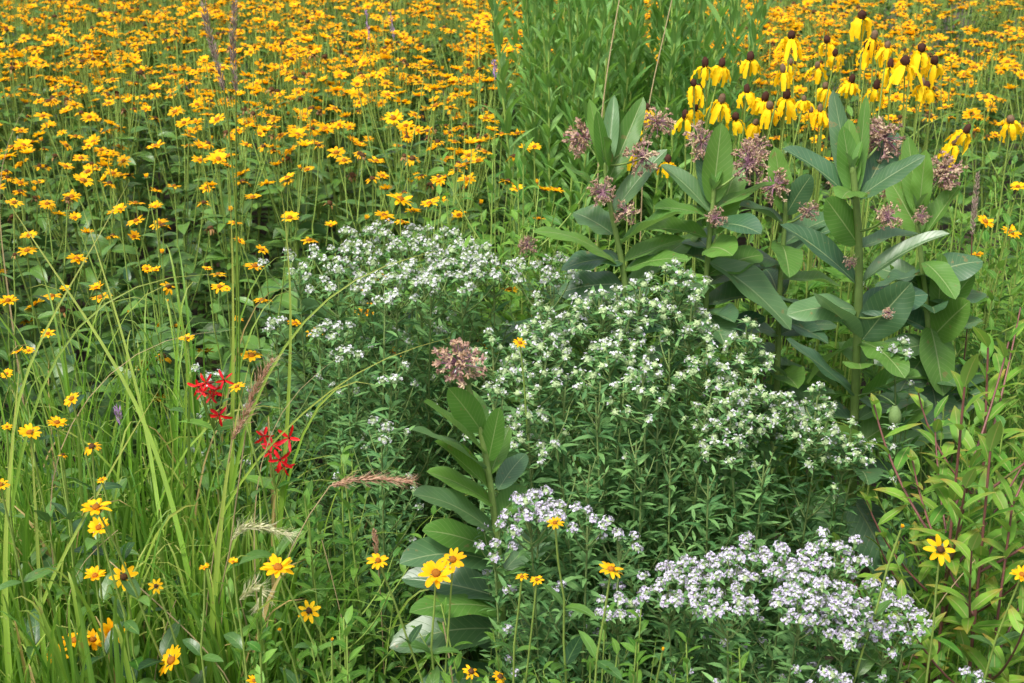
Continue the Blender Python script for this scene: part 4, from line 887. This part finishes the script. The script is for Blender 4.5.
def seed_stalk(label, stem, head, D, L_awn, mat, name='rye_seed_stalk', rad=.004, dense=90, cat='seed head', stem_r=.0014, smat='straw'):
    q = [at(x, y, D) for x, y in stem]; base = q[0].copy(); base[2] = 0
    hd = [at(x, y, D - .01) - base for x, y in head]; q = [np.zeros(3)] + [p - base for p in q] + [hd[0]]
    def smooth(p, n):
        p = np.array(p); cum = np.concatenate([[0], np.cumsum(np.linalg.norm(np.diff(p, axis=0), axis=1))]); cum /= cum[-1]; t = np.linspace(0, 1, n)
        r_ = np.stack([np.interp(t, cum, p[:, k]) for k in range(3)], -1)
        for _ in range(3): r_[1:-1] = r_[1:-1] * .5 + .25 * (r_[:-2] + r_[2:])
        return r_
    a = MB(); a.tube(smooth(q, 18), stem_r, stem_r * .7, 5)
    h = smooth(hd, 20); b = MB(); b.tube(h, .001, .0006, 4)
    t = U(0, 1, dense); P = np.stack([np.interp(t, np.linspace(0, 1, 20), h[:, k]) for k in range(3)], -1); T = nrm(np.gradient(h, axis=0)); TT = T[(t * 19).astype(int)]
    env = np.sin(np.pi * (t * .85 + .12))[:, None]; side = nrm(np.cross(TT, rng.normal(0, 1, (dense, 3))))
    d = nrm(TT * 1.2 + side * .55); sl = .011 * env + .003
    b.leaves(P, P + d * sl * .5 + side * rad * .4, P + d * sl + side * rad * .2, .0017, side + rng.normal(0, .3, P.shape), shape='lance', rows=2, cols=3, fold=.5)
    if L_awn > 0:
        d2 = nrm(TT + side * .5 + rng.normal(0, .08, P.shape)); e = P + d * sl
        b.leaves(e, e + d2 * L_awn * .5, e + d2 * L_awn + side * .004, .00033, rng.normal(0, 1, P.shape), shape='blade', rows=3, cols=3, fold=.2)
    thing(name, label, cat, [('stalk', a.build('stalk', M[smat]), I4), ('seed_head', b.build('seed_head', M[mat]), I4)], base)
seed_stalk('pinkish tan bristly seed head rising beside the red flowers', [(200, 640), (212, 560), (225, 490)], [(232, 440), (245, 415), (258, 385), (272, 360)], 1.95, .018, 'rye', dense=150)
seed_stalk('tan bristly seed head held horizontally below the mint clump', [(255, 660), (278, 580), (300, 515), (315, 492)], [(330, 486), (350, 480), (380, 479), (412, 482)], 1.95, .016, 'rye', dense=150)
seed_stalk('pale curved seed head nodding at left of the big yellow flower', [(205, 683), (215, 620), (225, 565)], [(232, 540), (240, 528), (262, 526), (290, 535)], 1.9, .016, 'ryepale', dense=130)
seed_stalk('pale drooping bristly seed head lower left of the big yellow flower', [(258, 683), (252, 630), (246, 605)], [(240, 600), (252, 588), (262, 590), (258, 612)], 1.85, .018, 'ryepale', dense=120)
seed_stalk('short pointed brown seed head behind the small round flower', [(382, 620), (380, 580)], [(378, 560), (376, 545), (374, 530)], 2.1, .0, 'rye', dense=60)
seed_stalk('tall purplish grass plume rising to the top edge, left branch', [(238, 520), (240, 330), (236, 180), (228, 110)], [(224, 90), (214, 50), (206, 20), (200, -15)], 2.45, .004, 'panicle', name='tall_grass_plume', rad=.006, dense=170, stem_r=.0024, smat='grass')
seed_stalk('tall purplish grass plume rising to the top edge, right branch', [(236, 480), (237, 300), (236, 200)], [(236, 92), (233, 60), (233, 30), (236, -15)], 2.5, .004, 'panicle', name='tall_grass_plume', rad=.006, dense=170, stem_r=.0022, smat='grass')
seed_stalk('narrow purplish spike beside the right milkweed umbel', [(968, 330), (972, 280)], [(972, 235), (975, 205), (978, 172)], 2.9, .0, 'panicle', name='purple_spike', rad=.008, dense=130, stem_r=.002, smat='pstem')

M['violet'] = leafmat('violet_floret', (.32, .18, .42), (.45, .30, .48), trans=.2, rough=.7)
for l, p, D_ in [('small violet flower spike in the field above the white mint', [(495, 110), (495, 80), (494, 60)], 3.3), ('faint violet spike near the top edge, middle of the yellow field', [(396, 70), (394, 40), (390, 12)], 4.0),
                 ('faint violet spike near the top edge, left of the middle one', [(372, 70), (369, 40), (366, 10)], 4.1), ('small violet flower spike among the left grass', [(122, 450), (120, 425), (117, 406)], 2.3)]:
    seed_stalk(l, [(p[0][0], p[0][1] + 90), p[0]], p[1:] , D_, 0, 'violet', name='violet_spike', rad=.009, dense=26, cat='violet flower', stem_r=.0014, smat='hstem')
blade_thing('pale dry blade curving at the far left edge of the field', [(-6, 190), (0, 150), (10, 118), (28, 100)], 3.0, 3.0, .003, 'straw', 'dry_grass')
blade_thing('thin dry blade arched low over the left flowers', [(40, 470), (90, 380), (150, 330), (200, 318), (232, 330)], 2.0, 2.0, .0016, 'straw', 'dry_grass')
blade_thing('thin pale blade drooping right of the tall stalks', [(262, 660), (250, 520), (262, 430), (300, 370), (345, 352)], 2.0, 2.0, .0018, 'straw', 'dry_grass')
for l, p, D_, r_ in [('thin dead brown stem leaning behind the dark-eyed flower at bottom', [(352, 660), (338, 600), (322, 540)], 1.95, .0013), ('dead brown stem crossing low in front of the purple-leaved edge', [(905, 660), (935, 600), (975, 560)], 1.9, .0014),
                  ('broken straw stem in the lower left grass', [(150, 690), (158, 640), (176, 600)], 1.85, .0014), ('reddish dry grass stem right of the broad left blades', [(215, 683), (228, 560), (246, 430)], 1.95, .0018)]:
    blade_thing(l, p, D_, D_, 0, 'straw', 'dry_stalk', r_)
# ------------------------------------------------------------ leafy ground layer
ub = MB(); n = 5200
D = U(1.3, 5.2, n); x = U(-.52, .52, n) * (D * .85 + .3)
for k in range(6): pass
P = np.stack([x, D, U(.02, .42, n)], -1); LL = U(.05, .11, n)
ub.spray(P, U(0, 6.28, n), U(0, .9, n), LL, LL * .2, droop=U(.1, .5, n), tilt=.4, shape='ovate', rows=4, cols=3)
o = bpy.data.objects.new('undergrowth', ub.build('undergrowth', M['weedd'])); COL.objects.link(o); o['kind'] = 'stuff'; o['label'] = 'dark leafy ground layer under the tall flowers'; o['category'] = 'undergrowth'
print('objects', len(bpy.data.objects), 'verts', sum(len(m.vertices) for m in bpy.data.meshes))
